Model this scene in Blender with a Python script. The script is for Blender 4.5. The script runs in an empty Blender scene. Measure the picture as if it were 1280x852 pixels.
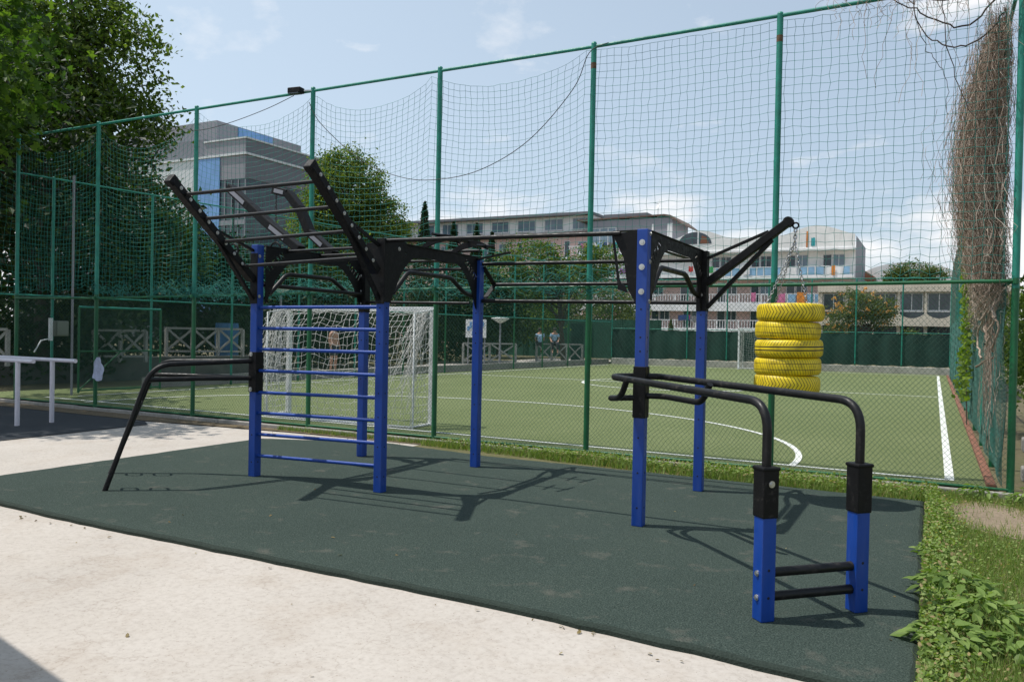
import bpy, math, random
import numpy as np
from mathutils import Vector, Matrix

SC = bpy.context.scene
COL = SC.collection
R = math.radians
rng = np.random.default_rng(7)
random.seed(7)

# ------------------------------------------------------------------ materials
def nodes_of(name):
    m = bpy.data.materials.new(name); m.use_nodes = True
    nt = m.node_tree; nt.nodes.clear()
    out = nt.nodes.new('ShaderNodeOutputMaterial')
    bs = nt.nodes.new('ShaderNodeBsdfPrincipled')
    nt.links.new(bs.outputs[0], out.inputs[0])
    return m, nt, bs, out

def N(nt, typ, **kw):
    n = nt.nodes.new(typ)
    for k, v in kw.items():
        if k.startswith('i_'):
            n.inputs[k[2:].replace('_', ' ')].default_value = v
        else:
            setattr(n, k, v)
    return n

def ramp(nt, fac, stops):
    r = nt.nodes.new('ShaderNodeValToRGB')
    el = r.color_ramp.elements
    while len(el) < len(stops): el.new(0.5)
    for e, (p, c) in zip(el, stops):
        e.position = p; e.color = (c[0], c[1], c[2], 1)
    nt.links.new(fac, r.inputs[0])
    return r

def add_scuffs(m, col, amount=.5, scale=14., stretch=(1, 1, .12)):
    nt = m.node_tree; bs = next(n for n in nt.nodes if n.type == 'BSDF_PRINCIPLED')
    tc = N(nt, 'ShaderNodeTexCoord'); mp = N(nt, 'ShaderNodeMapping'); mp.inputs['Scale'].default_value = stretch
    n = N(nt, 'ShaderNodeTexNoise'); n.inputs['Scale'].default_value = scale; n.inputs['Detail'].default_value = 8; n.inputs['Roughness'].default_value = .72
    nt.links.new(tc.outputs['Object'], mp.inputs[0]); nt.links.new(mp.outputs[0], n.inputs['Vector'])
    r = ramp(nt, n.outputs['Fac'], [(.56, (0, 0, 0)), (.70, (amount,) * 3)])
    mx = N(nt, 'ShaderNodeMixRGB'); src = bs.inputs['Base Color'].links[0].from_socket
    nt.links.new(r.outputs[0], mx.inputs[0]); nt.links.new(src, mx.inputs[1]); mx.inputs[2].default_value = (*col, 1)
    nt.links.new(mx.outputs[0], bs.inputs['Base Color'])
    rr = ramp(nt, n.outputs['Fac'], [(.4, (bs.inputs['Roughness'].default_value,) * 3), (.7, (.75,) * 3)]); nt.links.new(rr.outputs[0], bs.inputs['Roughness'])

def mat_plain(name, col, rough=.5, metal=0., var=.12, scale=6., bump=0., bscale=60., spec=.5):
    """base colour with soft large and small scale wear"""
    m, nt, bs, out = nodes_of(name)
    tc = N(nt, 'ShaderNodeTexCoord')
    n1 = N(nt, 'ShaderNodeTexNoise'); n1.inputs['Scale'].default_value = scale; n1.inputs['Detail'].default_value = 6
    n1.inputs['Roughness'].default_value = .65
    nt.links.new(tc.outputs['Object'], n1.inputs['Vector'])
    d = tuple(max(0, c * (1 - var)) for c in col); l = tuple(min(1, c * (1 + var)) for c in col)
    r = ramp(nt, n1.outputs['Fac'], [(.3, d), (.7, l)])
    nt.links.new(r.outputs[0], bs.inputs['Base Color'])
    bs.inputs['Roughness'].default_value = rough
    bs.inputs['Metallic'].default_value = metal
    bs.inputs['Specular IOR Level'].default_value = spec
    if bump:
        n2 = N(nt, 'ShaderNodeTexNoise'); n2.inputs['Scale'].default_value = bscale; n2.inputs['Detail'].default_value = 4
        nt.links.new(tc.outputs['Object'], n2.inputs['Vector'])
        b = N(nt, 'ShaderNodeBump'); b.inputs['Strength'].default_value = bump; b.inputs['Distance'].default_value = .01
        nt.links.new(n2.outputs['Fac'], b.inputs['Height']); nt.links.new(b.outputs[0], bs.inputs['Normal'])
    return m

def mat_leaf(name, dark, mid, light, trans=.35, rough=.5, dead=None):
    m, nt, bs, out = nodes_of(name)
    g = N(nt, 'ShaderNodeNewGeometry')
    r = ramp(nt, g.outputs['Random Per Island'], [(0, dark), (.55, mid), (1, light)] if not dead else [(0, dark), (.5, mid), (.86, light), (.89, dead), (1, tuple(c * 1.25 for c in dead))])
    nt.links.new(r.outputs[0], bs.inputs['Base Color'])
    bs.inputs['Roughness'].default_value = rough
    bs.inputs['Specular IOR Level'].default_value = .18
    t = N(nt, 'ShaderNodeBsdfTranslucent')
    mx = N(nt, 'ShaderNodeMixRGB'); mx.blend_type = 'MULTIPLY'; mx.inputs[0].default_value = 1
    mx.inputs[2].default_value = (1.3, 1.5, .5, 1)
    nt.links.new(r.outputs[0], mx.inputs[1]); nt.links.new(mx.outputs[0], t.inputs[0])
    ms = N(nt, 'ShaderNodeMixShader'); ms.inputs[0].default_value = trans
    nt.links.new(bs.outputs[0], ms.inputs[1]); nt.links.new(t.outputs[0], ms.inputs[2])
    nt.links.new(ms.outputs[0], out.inputs[0])
    return m

def mat_layers(name, stops1, s1, stops2, s2, mixfac, rough=.9, bump=.4, bscale=120., bdist=.01, rotstretch=None, detail=8):
    """two noise layers multiplied/mixed: grounds, walls"""
    m, nt, bs, out = nodes_of(name)
    tc = N(nt, 'ShaderNodeTexCoord')
    tilt = N(nt, 'ShaderNodeMapping'); tilt.inputs['Location'].default_value = (.31, .73, .37); tilt.inputs['Rotation'].default_value = (.45, .3, .2)
    nt.links.new(tc.outputs['Object'], tilt.inputs[0])
    v = tilt.outputs[0]
    if rotstretch:
        mp = N(nt, 'ShaderNodeMapping'); mp.inputs['Scale'].default_value = rotstretch
        nt.links.new(v, mp.inputs[0]); v = mp.outputs[0]
    a = N(nt, 'ShaderNodeTexNoise'); a.inputs['Scale'].default_value = s1; a.inputs['Detail'].default_value = detail; a.inputs['Roughness'].default_value = .62
    b = N(nt, 'ShaderNodeTexNoise'); b.inputs['Scale'].default_value = s2; b.inputs['Detail'].default_value = 4; b.inputs['Roughness'].default_value = .7
    nt.links.new(v, a.inputs['Vector']); nt.links.new(tilt.outputs[0], b.inputs['Vector'])
    ra = ramp(nt, a.outputs['Fac'], stops1); rb = ramp(nt, b.outputs['Fac'], stops2)
    mx = N(nt, 'ShaderNodeMixRGB'); mx.blend_type = 'MIX'; mx.inputs[0].default_value = mixfac
    nt.links.new(ra.outputs[0], mx.inputs[1]); nt.links.new(rb.outputs[0], mx.inputs[2])
    nt.links.new(mx.outputs[0], bs.inputs['Base Color'])
    bs.inputs['Roughness'].default_value = rough
    bs.inputs['Specular IOR Level'].default_value = .25
    if bump:
        c = N(nt, 'ShaderNodeTexNoise'); c.inputs['Scale'].default_value = bscale; c.inputs['Detail'].default_value = 5
        nt.links.new(tilt.outputs[0], c.inputs['Vector'])
        bp = N(nt, 'ShaderNodeBump'); bp.inputs['Strength'].default_value = bump; bp.inputs['Distance'].default_value = bdist
        nt.links.new(c.outputs['Fac'], bp.inputs['Height']); nt.links.new(bp.outputs[0], bs.inputs['Normal'])
    return m, nt, bs

M = {}
M['blue'] = mat_plain('blue_powder_coat', (.003, .044, .265), .30, var=.12, scale=3, bump=.03, bscale=90)
M['black'] = mat_plain('black_powder_coat', (.0055, .0055, .006), .45, var=.25, scale=8, bump=.08, bscale=220, spec=.2)
M['tube'] = mat_plain('black_rail_coat', (.0065, .0065, .007), .33, var=.3, scale=10, bump=.04, bscale=150, spec=.3)
M['zinc'] = mat_plain('zinc_bolt', (.55, .55, .53), .35, metal=.9, var=.15)
M['hole'] = mat_plain('hole_dark', (.004, .005, .01), .8)
M['teal'] = mat_plain('teal_paint', (.012, .20, .145), .4, var=.25, scale=7)
M['rust'] = mat_plain('rusty_green', (.10, .06, .03), .8, var=.4, scale=30)
M['green'] = mat_plain('green_paint', (.004, .105, .035), .38, var=.2, scale=5)
M['net'] = mat_plain('net_cord', (.020, .205, .165), .7, var=.2)
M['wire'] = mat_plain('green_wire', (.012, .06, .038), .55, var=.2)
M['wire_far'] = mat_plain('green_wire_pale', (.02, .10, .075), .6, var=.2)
M['white'] = mat_plain('white_paint', (.72, .73, .74), .5, var=.08)
M['lilac'] = mat_plain('pale_bar_paint', (.62, .60, .66), .45, var=.1)
M['whitenet'] = mat_plain('white_cord', (.62, .62, .60), .8)
M['cable'] = mat_plain('dark_cable', (.012, .012, .014), .6)
M['bark'] = mat_plain('bark', (.055, .042, .032), .95, var=.5, scale=9, bump=.6, bscale=25)
M['chrome'] = mat_plain('chain_steel', (.5, .5, .5), .3, metal=1.)
M['darkchain'] = mat_plain('dark_chain', (.05, .05, .05), .5, metal=.6)
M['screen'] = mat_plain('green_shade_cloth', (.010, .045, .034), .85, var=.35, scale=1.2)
M['screen2'] = mat_plain('mid_green_shade_cloth', (.012, .07, .045), .85, var=.3, scale=1.5)  # lighter green than the other shade cloth
M['plaster'] = mat_plain('white_plaster', (.78, .775, .76), .9, var=.14, scale=.5)
M['pink'] = mat_plain('pink_plaster', (.62, .44, .40), .9, var=.15, scale=.5)
M['brownwall'] = mat_plain('brown_plaster', (.50, .36, .32), .9, var=.2, scale=.6)
M['slab'] = mat_plain('balcony_slab', (.80, .80, .80), .85, var=.12, scale=.6)
M['rail'] = mat_plain('balustrade_paint', (.78, .78, .79), .7, var=.1)
M['bluepanel'] = mat_plain('blue_panel', (.24, .42, .60), .4, var=.25, scale=.9)
M['glass'] = mat_plain('window_glass', (.045, .06, .075), .12, var=.4, scale=.7)
M['glass_blue'] = mat_plain('pale_window', (.16, .22, .27), .15, var=.25, scale=.4)
M['frame'] = mat_plain('window_frame', (.6, .6, .6), .6)
M['roof'] = mat_plain('rusty_roof', (.13, .085, .065), .8, var=.4, scale=1.5)
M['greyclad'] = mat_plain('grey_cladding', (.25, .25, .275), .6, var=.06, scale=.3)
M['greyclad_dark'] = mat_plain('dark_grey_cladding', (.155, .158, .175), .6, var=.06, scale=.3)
M['bluefilm'] = mat_plain('blue_wrapped_panel', (.16, .32, .60), .35, var=.15, scale=.5)
M['lightstrip'] = mat_plain('pale_parapet', (.62, .64, .64), .6)
M['beige'] = mat_plain('beige_plaster', (.62, .55, .45), .9, var=.12, scale=.7)
M['skin'] = mat_plain('skin', (.45, .25, .17), .6, var=.05)
M['shirt'] = mat_plain('pale_blue_shirt', (.35, .52, .68), .9, var=.1)
M['dark_cloth'] = mat_plain('dark_trousers', (.03, .03, .04), .9)
M['hair'] = mat_plain('dark_hair', (.015, .012, .01), .8)
M['kerb'] = mat_layers('kerb_concrete', [(.3, (.20, .19, .17)), (.7, (.36, .34, .31))], 3, [(.4, (.22, .21, .19)), (.6, (.40, .38, .35))], 40, .4)[0]
M['brick'] = mat_plain('red_edging', (.20, .085, .05), .9, var=.35, scale=10)
M['plastic_grey'] = mat_plain('grey_green_box', (.16, .18, .145), .6)
M['tarp'] = mat_plain('blue_tarp', (.05, .16, .34), .6, var=.2)

add_scuffs(M['blue'], (.07, .11, .28), .25, 22.)
add_scuffs(M['black'], (.06, .055, .05), .5, 18., (1, 1, 1))
add_scuffs(M['tube'], (.075, .068, .06), .5, 16., (1, 1, 1))
add_scuffs(M['green'], (.05, .10, .05), .5, 12.)
add_scuffs(M['teal'], (.05, .20, .16), .5, 12.)
add_scuffs(M['plaster'], (.40, .38, .35), .5, 1.2)
add_scuffs(M['slab'], (.42, .40, .37), .5, 1.6)
# ------------------------------------------------------------------ tags
ROOT = {}
def tag(o, label=None, cat=None, group=None, kind=None):
    if label: o['label'] = label
    if cat: o['category'] = cat
    if group: o['group'] = group
    if kind: o['kind'] = kind
    return o
def empty(name, loc, label=None, cat=None, group=None):
    o = bpy.data.objects.new(name, None); COL.objects.link(o)
    o.location = loc; o.empty_display_size = .1
    ROOT[o] = Vector(loc)
    return tag(o, label, cat, group)
def copy_tree(o, parent=None):
    c = o.copy(); COL.objects.link(c)
    if parent: c.parent = parent
    for ch in list(o.children): copy_tree(ch, c)
    return c

def frame_of(d):
    d = np.asarray(d, float); d = d / (np.linalg.norm(d) + 1e-12)
    a = np.array([0, 0, 1.]) if abs(d[2]) < .9 else np.array([1., 0, 0])
    u = np.cross(a, d); u /= np.linalg.norm(u)
    return u, np.cross(d, u)

class MB:
    def __init__(s): s.v = []; s.f = []; s.mi = []; s.sm = []; s.n = 0
    def add(s, v, f, mi=0, smooth=False):
        v = np.asarray(v, float).reshape(-1, 3)
        s.v.append(v)
        for q in f: s.f.append(tuple(int(i) + s.n for i in q)); s.mi.append(mi); s.sm.append(smooth)
        s.n += len(v); return s
    def addq(s, v, f, mi=0, smooth=False):
        v = np.asarray(v, float); f = np.asarray(f, int) + s.n
        s.v.append(v); s.f.extend(map(tuple, f.tolist())); s.mi.extend([mi] * len(f)); s.sm.extend([smooth] * len(f)); s.n += len(v); return s
    def box(s, c, size, rz=0, axes=None, mi=0):
        h = np.array(size) / 2.
        P = np.array([(x, y, z) for x in (-1, 1) for y in (-1, 1) for z in (-1, 1)]) * h
        if axes is not None: P = P @ np.array(axes)
        elif rz:
            cs, sn = math.cos(rz), math.sin(rz)
            P = np.stack([P[:, 0] * cs - P[:, 1] * sn, P[:, 0] * sn + P[:, 1] * cs, P[:, 2]], 1)
        P = P + np.array(c)
        return s.add(P, [(0, 1, 3, 2), (4, 6, 7, 5), (0, 4, 5, 1), (2, 3, 7, 6), (0, 2, 6, 4), (1, 5, 7, 3)], mi)
    def bb(s, x0, x1, y0, y1, z0, z1, mi=0):
        return s.box(((x0 + x1) / 2, (y0 + y1) / 2, (z0 + z1) / 2), (abs(x1 - x0), abs(y1 - y0), abs(z1 - z0)), mi=mi)
    def bar(s, a, b, w, h, mi=0, up=(0, 0, 1)):
        a = np.array(a, float); b = np.array(b, float); d = b - a; L = np.linalg.norm(d); d /= L
        up = np.array(up, float); side = np.cross(d, up)
        if np.linalg.norm(side) < 1e-6: side = np.array([1., 0, 0])
        side /= np.linalg.norm(side); u = np.cross(side, d)
        return s.box((a + b) / 2, (L, w, h), axes=[d, side, u], mi=mi)
    def tube(s, path, r, n=10, closed=False, caps=True, mi=0, smooth=True):
        P = np.array(path, float); m = len(P)
        rr = np.full(m, r, float) if np.isscalar(r) else np.array(r, float)
        T = np.zeros_like(P)
        if closed:
            T = np.roll(P, -1, 0) - np.roll(P, 1, 0)
        else:
            T[1:-1] = P[2:] - P[:-2]; T[0] = P[1] - P[0]; T[-1] = P[-1] - P[-2]
        T /= (np.linalg.norm(T, axis=1, keepdims=True) + 1e-12)
        u, w = frame_of(T[0]); ang = np.arange(n) * 2 * math.pi / n
        rings = []
        for i in range(m):
            u = u - T[i] * (u @ T[i]); u /= (np.linalg.norm(u) + 1e-12); w = np.cross(T[i], u)
            rings.append(P[i] + rr[i] * (np.cos(ang)[:, None] * u + np.sin(ang)[:, None] * w))
        V = np.concatenate(rings); F = []
        for i in range(m if closed else m - 1):
            j = (i + 1) % m
            for k in range(n):
                l = (k + 1) % n
                F.append((i * n + k, i * n + l, j * n + l, j * n + k))
        s.add(V, F, mi, smooth)
        if caps and not closed:
            s.add(rings[0], [tuple(range(n - 1, -1, -1))], mi); s.add(rings[-1], [tuple(range(n))], mi)
        return s
    def thread(s, paths, r):
        """paths (K,m,3): thin 3-sided cords, vectorised"""
        P = np.asarray(paths, float); K, m, _ = P.shape
        d = P[:, -1] - P[:, 0]; d /= (np.linalg.norm(d, axis=1, keepdims=True) + 1e-12)
        a = np.where(np.abs(d[:, 2:3]) < .9, np.array([[0, 0, 1.]]), np.array([[1., 0, 0]]))
        u = np.cross(a, d); u /= np.linalg.norm(u, axis=1, keepdims=True); w = np.cross(d, u)
        ang = np.arange(3) * 2 * math.pi / 3
        off = r * (np.cos(ang)[None, :, None] * u[:, None, :] + np.sin(ang)[None, :, None] * w[:, None, :])
        V = (P[:, :, None, :] + off[:, None, :, :]).reshape(-1, 3)
        k, i, e = np.meshgrid(np.arange(K), np.arange(m - 1), np.arange(3), indexing='ij')
        base = k * m * 3 + i * 3; e2 = (e + 1) % 3
        F = np.stack([base + e, base + e2, base + 3 + e2, base + 3 + e], -1).reshape(-1, 4)
        return s.addq(V, F, 0, True)
    def lathe(s, prof, c=(0, 0, 0), n=32, mi=0, smooth=True, closed=False):
        prof = np.array(prof, float); m = len(prof); a = np.arange(n) * 2 * math.pi / n
        V = np.stack([np.outer(np.cos(a), prof[:, 0]), np.outer(np.sin(a), prof[:, 0]), np.tile(prof[:, 1], (n, 1))], -1).reshape(-1, 3) + np.array(c)
        F = []
        for i in range(n):
            j = (i + 1) % n
            for k in range(m if closed else m - 1):
                l = (k + 1) % m
                F.append((i * m + k, j * m + k, j * m + l, i * m + l))
        return s.add(V, F, mi, smooth)
    def disc(s, c, nrm, r, h=.004, n=14, mi=0):
        c = np.array(c, float); nrm = np.array(nrm, float); nrm /= np.linalg.norm(nrm)
        return s.tube([c, c + nrm * h * .7, c + nrm * h], [r, r, r * .75], n, mi=mi, smooth=False)
    def prism(s, poly, axis, t0, t1, mi=0):
        """poly in the two other axes, extruded along axis between t0 and t1"""
        n = len(poly); V = []
        for t in (t0, t1):
            for a, b in poly:
                V.append({'x': (t, a, b), 'y': (a, t, b), 'z': (a, b, t)}[axis])
        F = [tuple(range(n)), tuple(range(2 * n - 1, n - 1, -1))] + [(i, i + n, (i + 1) % n + n, (i + 1) % n) for i in range(n)]
        return s.add(V, F, mi)
    def build(s, name, mats, parent=None, loc=None, bevel=0):
        mats = mats if isinstance(mats, (list, tuple)) else [mats]
        V = np.concatenate(s.v) if s.v else np.zeros((0, 3))
        off = Vector((0, 0, 0))
        p = parent
        while p is not None:
            if p in ROOT: off = ROOT[p]; break
            p = p.parent
        if parent is None and loc is not None: off = Vector(loc)
        V = V - np.array(off)
        me = bpy.data.meshes.new(name)
        me.from_pydata(V.tolist(), [], s.f)
        for m in mats: me.materials.append(m)
        me.polygons.foreach_set('material_index', s.mi); me.polygons.foreach_set('use_smooth', s.sm)
        me.update()
        o = bpy.data.objects.new(name, me); COL.objects.link(o)
        if parent is not None: o.parent = parent
        elif loc is not None: o.location = loc; ROOT[o] = Vector(loc)
        if bevel:
            b = o.modifiers.new('bevel', 'BEVEL'); b.width = bevel; b.segments = 2; b.limit_method = 'ANGLE'
        return o

def arc_path(pts, r=.1, seg=7):
    """polyline with rounded corners"""
    P = [np.array(p, float) for p in pts]; out = [P[0]]
    for i in range(1, len(P) - 1):
        a = P[i - 1] - P[i]; b = P[i + 1] - P[i]; la = np.linalg.norm(a); lb = np.linalg.norm(b)
        k = min(r, la * .48, lb * .48)
        A = P[i] + a / la * k; B = P[i] + b / lb * k
        for t in np.linspace(0, 1, seg):
            out.append((1 - t) ** 2 * A + 2 * t * (1 - t) * P[i] + t * t * B)
    out.append(P[-1]); return out

# ------------------------------------------------------------------ camera
H = 1.65; F_PX = 1006.
yaw, pitch, roll = R(27.6), math.atan(12 / F_PX), R(1.1)
fw = Vector((-math.sin(yaw) * math.cos(pitch), math.cos(yaw) * math.cos(pitch), -math.sin(pitch)))
r0 = Vector((math.cos(yaw), math.sin(yaw), 0)); u0 = r0.cross(fw)
rt = math.cos(roll) * r0 + math.sin(roll) * u0; up = rt.cross(fw)
cam = bpy.data.cameras.new('camera'); cam.sensor_width = 36; cam.lens = 36 * F_PX / 1280; cam.clip_end = 2000; cam.clip_start = .05
co = bpy.data.objects.new('camera', cam); COL.objects.link(co)
co.matrix_world = Matrix(((rt.x, up.x, -fw.x, 0), (rt.y, up.y, -fw.y, 0), (rt.z, up.z, -fw.z, H), (0, 0, 0, 1)))
SC.camera = co

# ------------------------------------------------------------------ light and sky
SUN_DIR = Vector((-.435, -.16, 1)).normalized()
sun = bpy.data.lights.new('sun', 'SUN'); sun.energy = 4.5; sun.angle = R(.55); sun.color = (1, .955, .89)
so = bpy.data.objects.new('sun', sun); COL.objects.link(so)
so.rotation_euler = SUN_DIR.to_track_quat('Z', 'Y').to_euler()
w = bpy.data.worlds.new('World'); SC.world = w; w.use_nodes = True
nt = w.node_tree; nt.nodes.clear()
wo = nt.nodes.new('ShaderNodeOutputWorld'); bg = nt.nodes.new('ShaderNodeBackground')
sky = nt.nodes.new('ShaderNodeTexSky'); sky.sky_type = 'NISHITA'; sky.sun_disc = False
sky.sun_elevation = math.asin(SUN_DIR.z); sky.sun_rotation = math.atan2(SUN_DIR.x, SUN_DIR.y)
sky.air_density = 1.0; sky.dust_density = 1.2; sky.ozone_density = 1.5
tc = nt.nodes.new('ShaderNodeTexCoord')
# thin summer haze and low cumulus, both in world directions
sep = nt.nodes.new('ShaderNodeSeparateXYZ'); nt.links.new(tc.outputs['Generated'], sep.inputs[0])
def math_(op, a, b=None, clamp=False):
    n = nt.nodes.new('ShaderNodeMath'); n.operation = op; n.use_clamp = clamp
    for i, x in enumerate((a, b)):
        if x is None: continue
        if isinstance(x, (int, float)): n.inputs[i].default_value = x
        else: nt.links.new(x, n.inputs[i])
    return n.outputs[0]
mp = nt.nodes.new('ShaderNodeMapping'); mp.inputs['Scale'].default_value = (1, 1, 2.6); mp.inputs['Location'].default_value = (.35, .1, .0)
nt.links.new(tc.outputs['Generated'], mp.inputs[0])
cn = nt.nodes.new('ShaderNodeTexNoise'); cn.inputs['Scale'].default_value = 5.2; cn.inputs['Detail'].default_value = 9; cn.inputs['Roughness'].default_value = .56
nt.links.new(mp.outputs[0], cn.inputs['Vector'])
z = sep.outputs['Z']
# cumulus thickest a few degrees above the horizon, thinning by about 14 degrees
low = math_('SUBTRACT', 1.0, math_('MULTIPLY', z, 4.2), True)
thr = math_('SUBTRACT', math_('ADD', cn.outputs['Fac'], math_('MULTIPLY', low, .40)), .60)
cl = math_('MULTIPLY', thr, 6.5, True)
wn = nt.nodes.new('ShaderNodeTexNoise'); wn.inputs['Scale'].default_value = 7.; wn.inputs['Detail'].default_value = 8; wn.inputs['Roughness'].default_value = .6
mp2 = nt.nodes.new('ShaderNodeMapping'); mp2.inputs['Location'].default_value = (2.2, 1.1, .4); mp2.inputs['Scale'].default_value = (1, 1, 1.8)
nt.links.new(tc.outputs['Generated'], mp2.inputs[0]); nt.links.new(mp2.outputs[0], wn.inputs['Vector'])
wisp = math_('MULTIPLY', math_('SUBTRACT', wn.outputs['Fac'], .60), 4.0, True)
cl = math_('MAXIMUM', math_('MULTIPLY', cl, .85), math_('MULTIPLY', wisp, .6))
hz = nt.nodes.new('ShaderNodeMixRGB'); hz.inputs[2].default_value = (8.3, 10.0, 11.7, 1)
hzf = math_('ADD', .52, math_('MULTIPLY', math_('SUBTRACT', 1.0, math_('MULTIPLY', z, 2.2), True), .08))
# haze is thicker on the sun's side of the sky
dt = nt.nodes.new('ShaderNodeVectorMath'); dt.operation = 'DOT_PRODUCT'; dt.inputs[1].default_value = (-.94, -.34, 0)
nt.links.new(tc.outputs['Generated'], dt.inputs[0])
hzf = math_('ADD', hzf, math_('MULTIPLY', dt.outputs['Value'], .24), True)
nt.links.new(hzf, hz.inputs[0]); nt.links.new(sky.outputs[0], hz.inputs[1])
cm = nt.nodes.new('ShaderNodeMixRGB'); cm.inputs[2].default_value = (11.4, 11.3, 11.3, 1)
nt.links.new(cl, cm.inputs[0]); nt.links.new(hz.outputs[0], cm.inputs[1])
nt.links.new(cm.outputs[0], bg.inputs[0]); bg.inputs[1].default_value = .094
nt.links.new(bg.outputs[0], wo.inputs[0])
SC.view_settings.view_transform = 'Standard'; SC.view_settings.look = 'None'; SC.view_settings.exposure = 0
SC.cycles.max_bounces = 6; SC.cycles.transparent_max_bounces = 12

# ------------------------------------------------------------------ ground
def sheet(name, poly, zc, mat):
    m = MB(); m.add([(x, y, zc) for x, y in poly], [tuple(range(len(poly)))])
    return tag(m.build(name, mat), kind='structure')
earth = mat_layers('earth', [(.3, (.10, .085, .05)), (.5, (.12, .11, .05)), (.7, (.09, .12, .03))], .5, [(.35, (.09, .08, .045)), (.65, (.22, .17, .12))], 14, .45, bump=.6, bscale=40)[0]
sheet('ground', [(-600, -600), (600, -600), (600, 900), (-600, 900)], -.09, earth)
concrete, nt, bs = mat_layers('pale_concrete', [(.25, (.385, .352, .315)), (.5, (.44, .40, .355)), (.75, (.485, .445, .40))], .9, [(.33, (.27, .235, .20)), (.5, (.44, .40, .36)), (.68, (.51, .475, .43))], 26, .35, rough=.85, bump=.15, bscale=70, bdist=.002)
# hairline cracks and grit
tc_ = N(nt, 'ShaderNodeTexCoord'); vo = N(nt, 'ShaderNodeTexVoronoi'); vo.feature = 'DISTANCE_TO_EDGE'; vo.inputs['Scale'].default_value = .75
ns = N(nt, 'ShaderNodeTexNoise'); ns.inputs['Scale'].default_value = 2.5; ns.inputs['Detail'].default_value = 6
va = N(nt, 'ShaderNodeVectorMath'); va.operation = 'ADD'
nt.links.new(tc_.outputs['Object'], ns.inputs['Vector']); nt.links.new(tc_.outputs['Object'], va.inputs[0]); nt.links.new(ns.outputs['Color'], va.inputs[1])
nt.links.new(va.outputs[0], vo.inputs['Vector'])
rc = ramp(nt, vo.outputs['Distance'], [(0, (.74, .71, .68)), (.006, (1, 1, 1))])
sp = N(nt, 'ShaderNodeTexNoise'); sp.inputs['Scale'].default_value = 75; sp.inputs['Detail'].default_value = 3
nt.links.new(tc_.outputs['Object'], sp.inputs['Vector'])
rs = ramp(nt, sp.outputs['Fac'], [(.27, (.62, .58, .54)), (.36, (1, 1, 1))])
mm = N(nt, 'ShaderNodeMixRGB'); mm.blend_type = 'MULTIPLY'; mm.inputs[0].default_value = .6
mm2 = N(nt, 'ShaderNodeMixRGB'); mm2.blend_type = 'MULTIPLY'; mm2.inputs[0].default_value = .9
src = bs.inputs['Base Color'].links[0].from_socket
nt.links.new(src, mm.inputs[1]); nt.links.new(rc.outputs[0], mm.inputs[2])
sn_ = N(nt, 'ShaderNodeTexNoise'); sn_.inputs['Scale'].default_value = 1.7; sn_.inputs['Detail'].default_value = 10; sn_.inputs['Roughness'].default_value = .7
nt.links.new(tc_.outputs['Object'], sn_.inputs['Vector']); rs2 = ramp(nt, sn_.outputs['Fac'], [(.50, (1, 1, 1)), (.66, (.80, .74, .68))])
mm3 = N(nt, 'ShaderNodeMixRGB'); mm3.blend_type = 'MULTIPLY'; mm3.inputs[0].default_value = .45
nt.links.new(mm.outputs[0], mm3.inputs[1]); nt.links.new(rs2.outputs[0], mm3.inputs[2]); nt.links.new(mm3.outputs[0], mm2.inputs[1]); nt.links.new(rs.outputs[0], mm2.inputs[2]); nt.links.new(mm2.outputs[0], bs.inputs['Base Color'])
sheet('concrete_pavement', [(-40, -25), (.25, -25), (.25, 4.1), (-.6, 4.45), (-8.4, 4.7), (-8.4, 9.0), (-6.6, 9.55), (-6.5, 9.85), (-8.5, 9.92), (-11.2, 9.85), (-40, 9.85)], -.046, concrete)

# rubber mat: 35 mm thick, rounded edge
rub, nt, bs = mat_layers('green_rubber', [(.25, (.029, .047, .038)), (.5, (.039, .060, .049)), (.75, (.050, .072, .057))], .9, [(.3, (.005, .010, .008)), (.5, (.038, .058, .048)), (.7, (.13, .16, .135))], 95, .6, rough=.95, bump=1., bscale=95, bdist=.02)
tc_ = N(nt, 'ShaderNodeTexCoord')
dn = N(nt, 'ShaderNodeTexNoise'); dn.inputs['Scale'].default_value = 3.1; dn.inputs['Detail'].default_value = 9; dn.inputs['Roughness'].default_value = .68
nt.links.new(tc_.outputs['Object'], dn.inputs['Vector'])
rd = ramp(nt, dn.outputs['Fac'], [(.57, (0, 0, 0)), (.70, (.5, .5, .5))])
dm = N(nt, 'ShaderNodeMixRGB'); dm.inputs[2].default_value = (.15, .14, .115, 1)
src = bs.inputs['Base Color'].links[0].from_socket
fm = N(nt, 'ShaderNodeMapping'); fm.inputs['Scale'].default_value = (5, 16, 5); fm.inputs['Rotation'].default_value = (0, 0, .35)
fn = N(nt, 'ShaderNodeTexNoise'); fn.inputs['Scale'].default_value = 1.6; fn.inputs['Detail'].default_value = 5; fn.inputs['Roughness'].default_value = .7
nt.links.new(tc_.outputs['Object'], fm.inputs[0]); nt.links.new(fm.outputs[0], fn.inputs['Vector'])
rf_ = ramp(nt, fn.outputs['Fac'], [(.66, (0, 0, 0)), (.74, (.8, .8, .8))])
mxf = N(nt, 'ShaderNodeMath'); mxf.operation = 'MAXIMUM'; nt.links.new(rd.outputs[0], mxf.inputs[0]); nt.links.new(rf_.outputs[0], mxf.inputs[1])
nt.links.new(mxf.outputs[0], dm.inputs[0]); nt.links.new(src, dm.inputs[1]); nt.links.new(dm.outputs[0], bs.inputs['Base Color'])
outer = [(-8.9, 4.46), (-6.66, 4.325), (-4.42, 4.315), (-2.26, 4.295), (-.92, 4.21), (-.02, 4.13), (-.03, 6.5), (-.04, 9.27), (-3.0, 9.32), (-5.2, 9.30), (-7.0, 9.55), (-8.05, 9.15), (-8.82, 8.85)]
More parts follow.
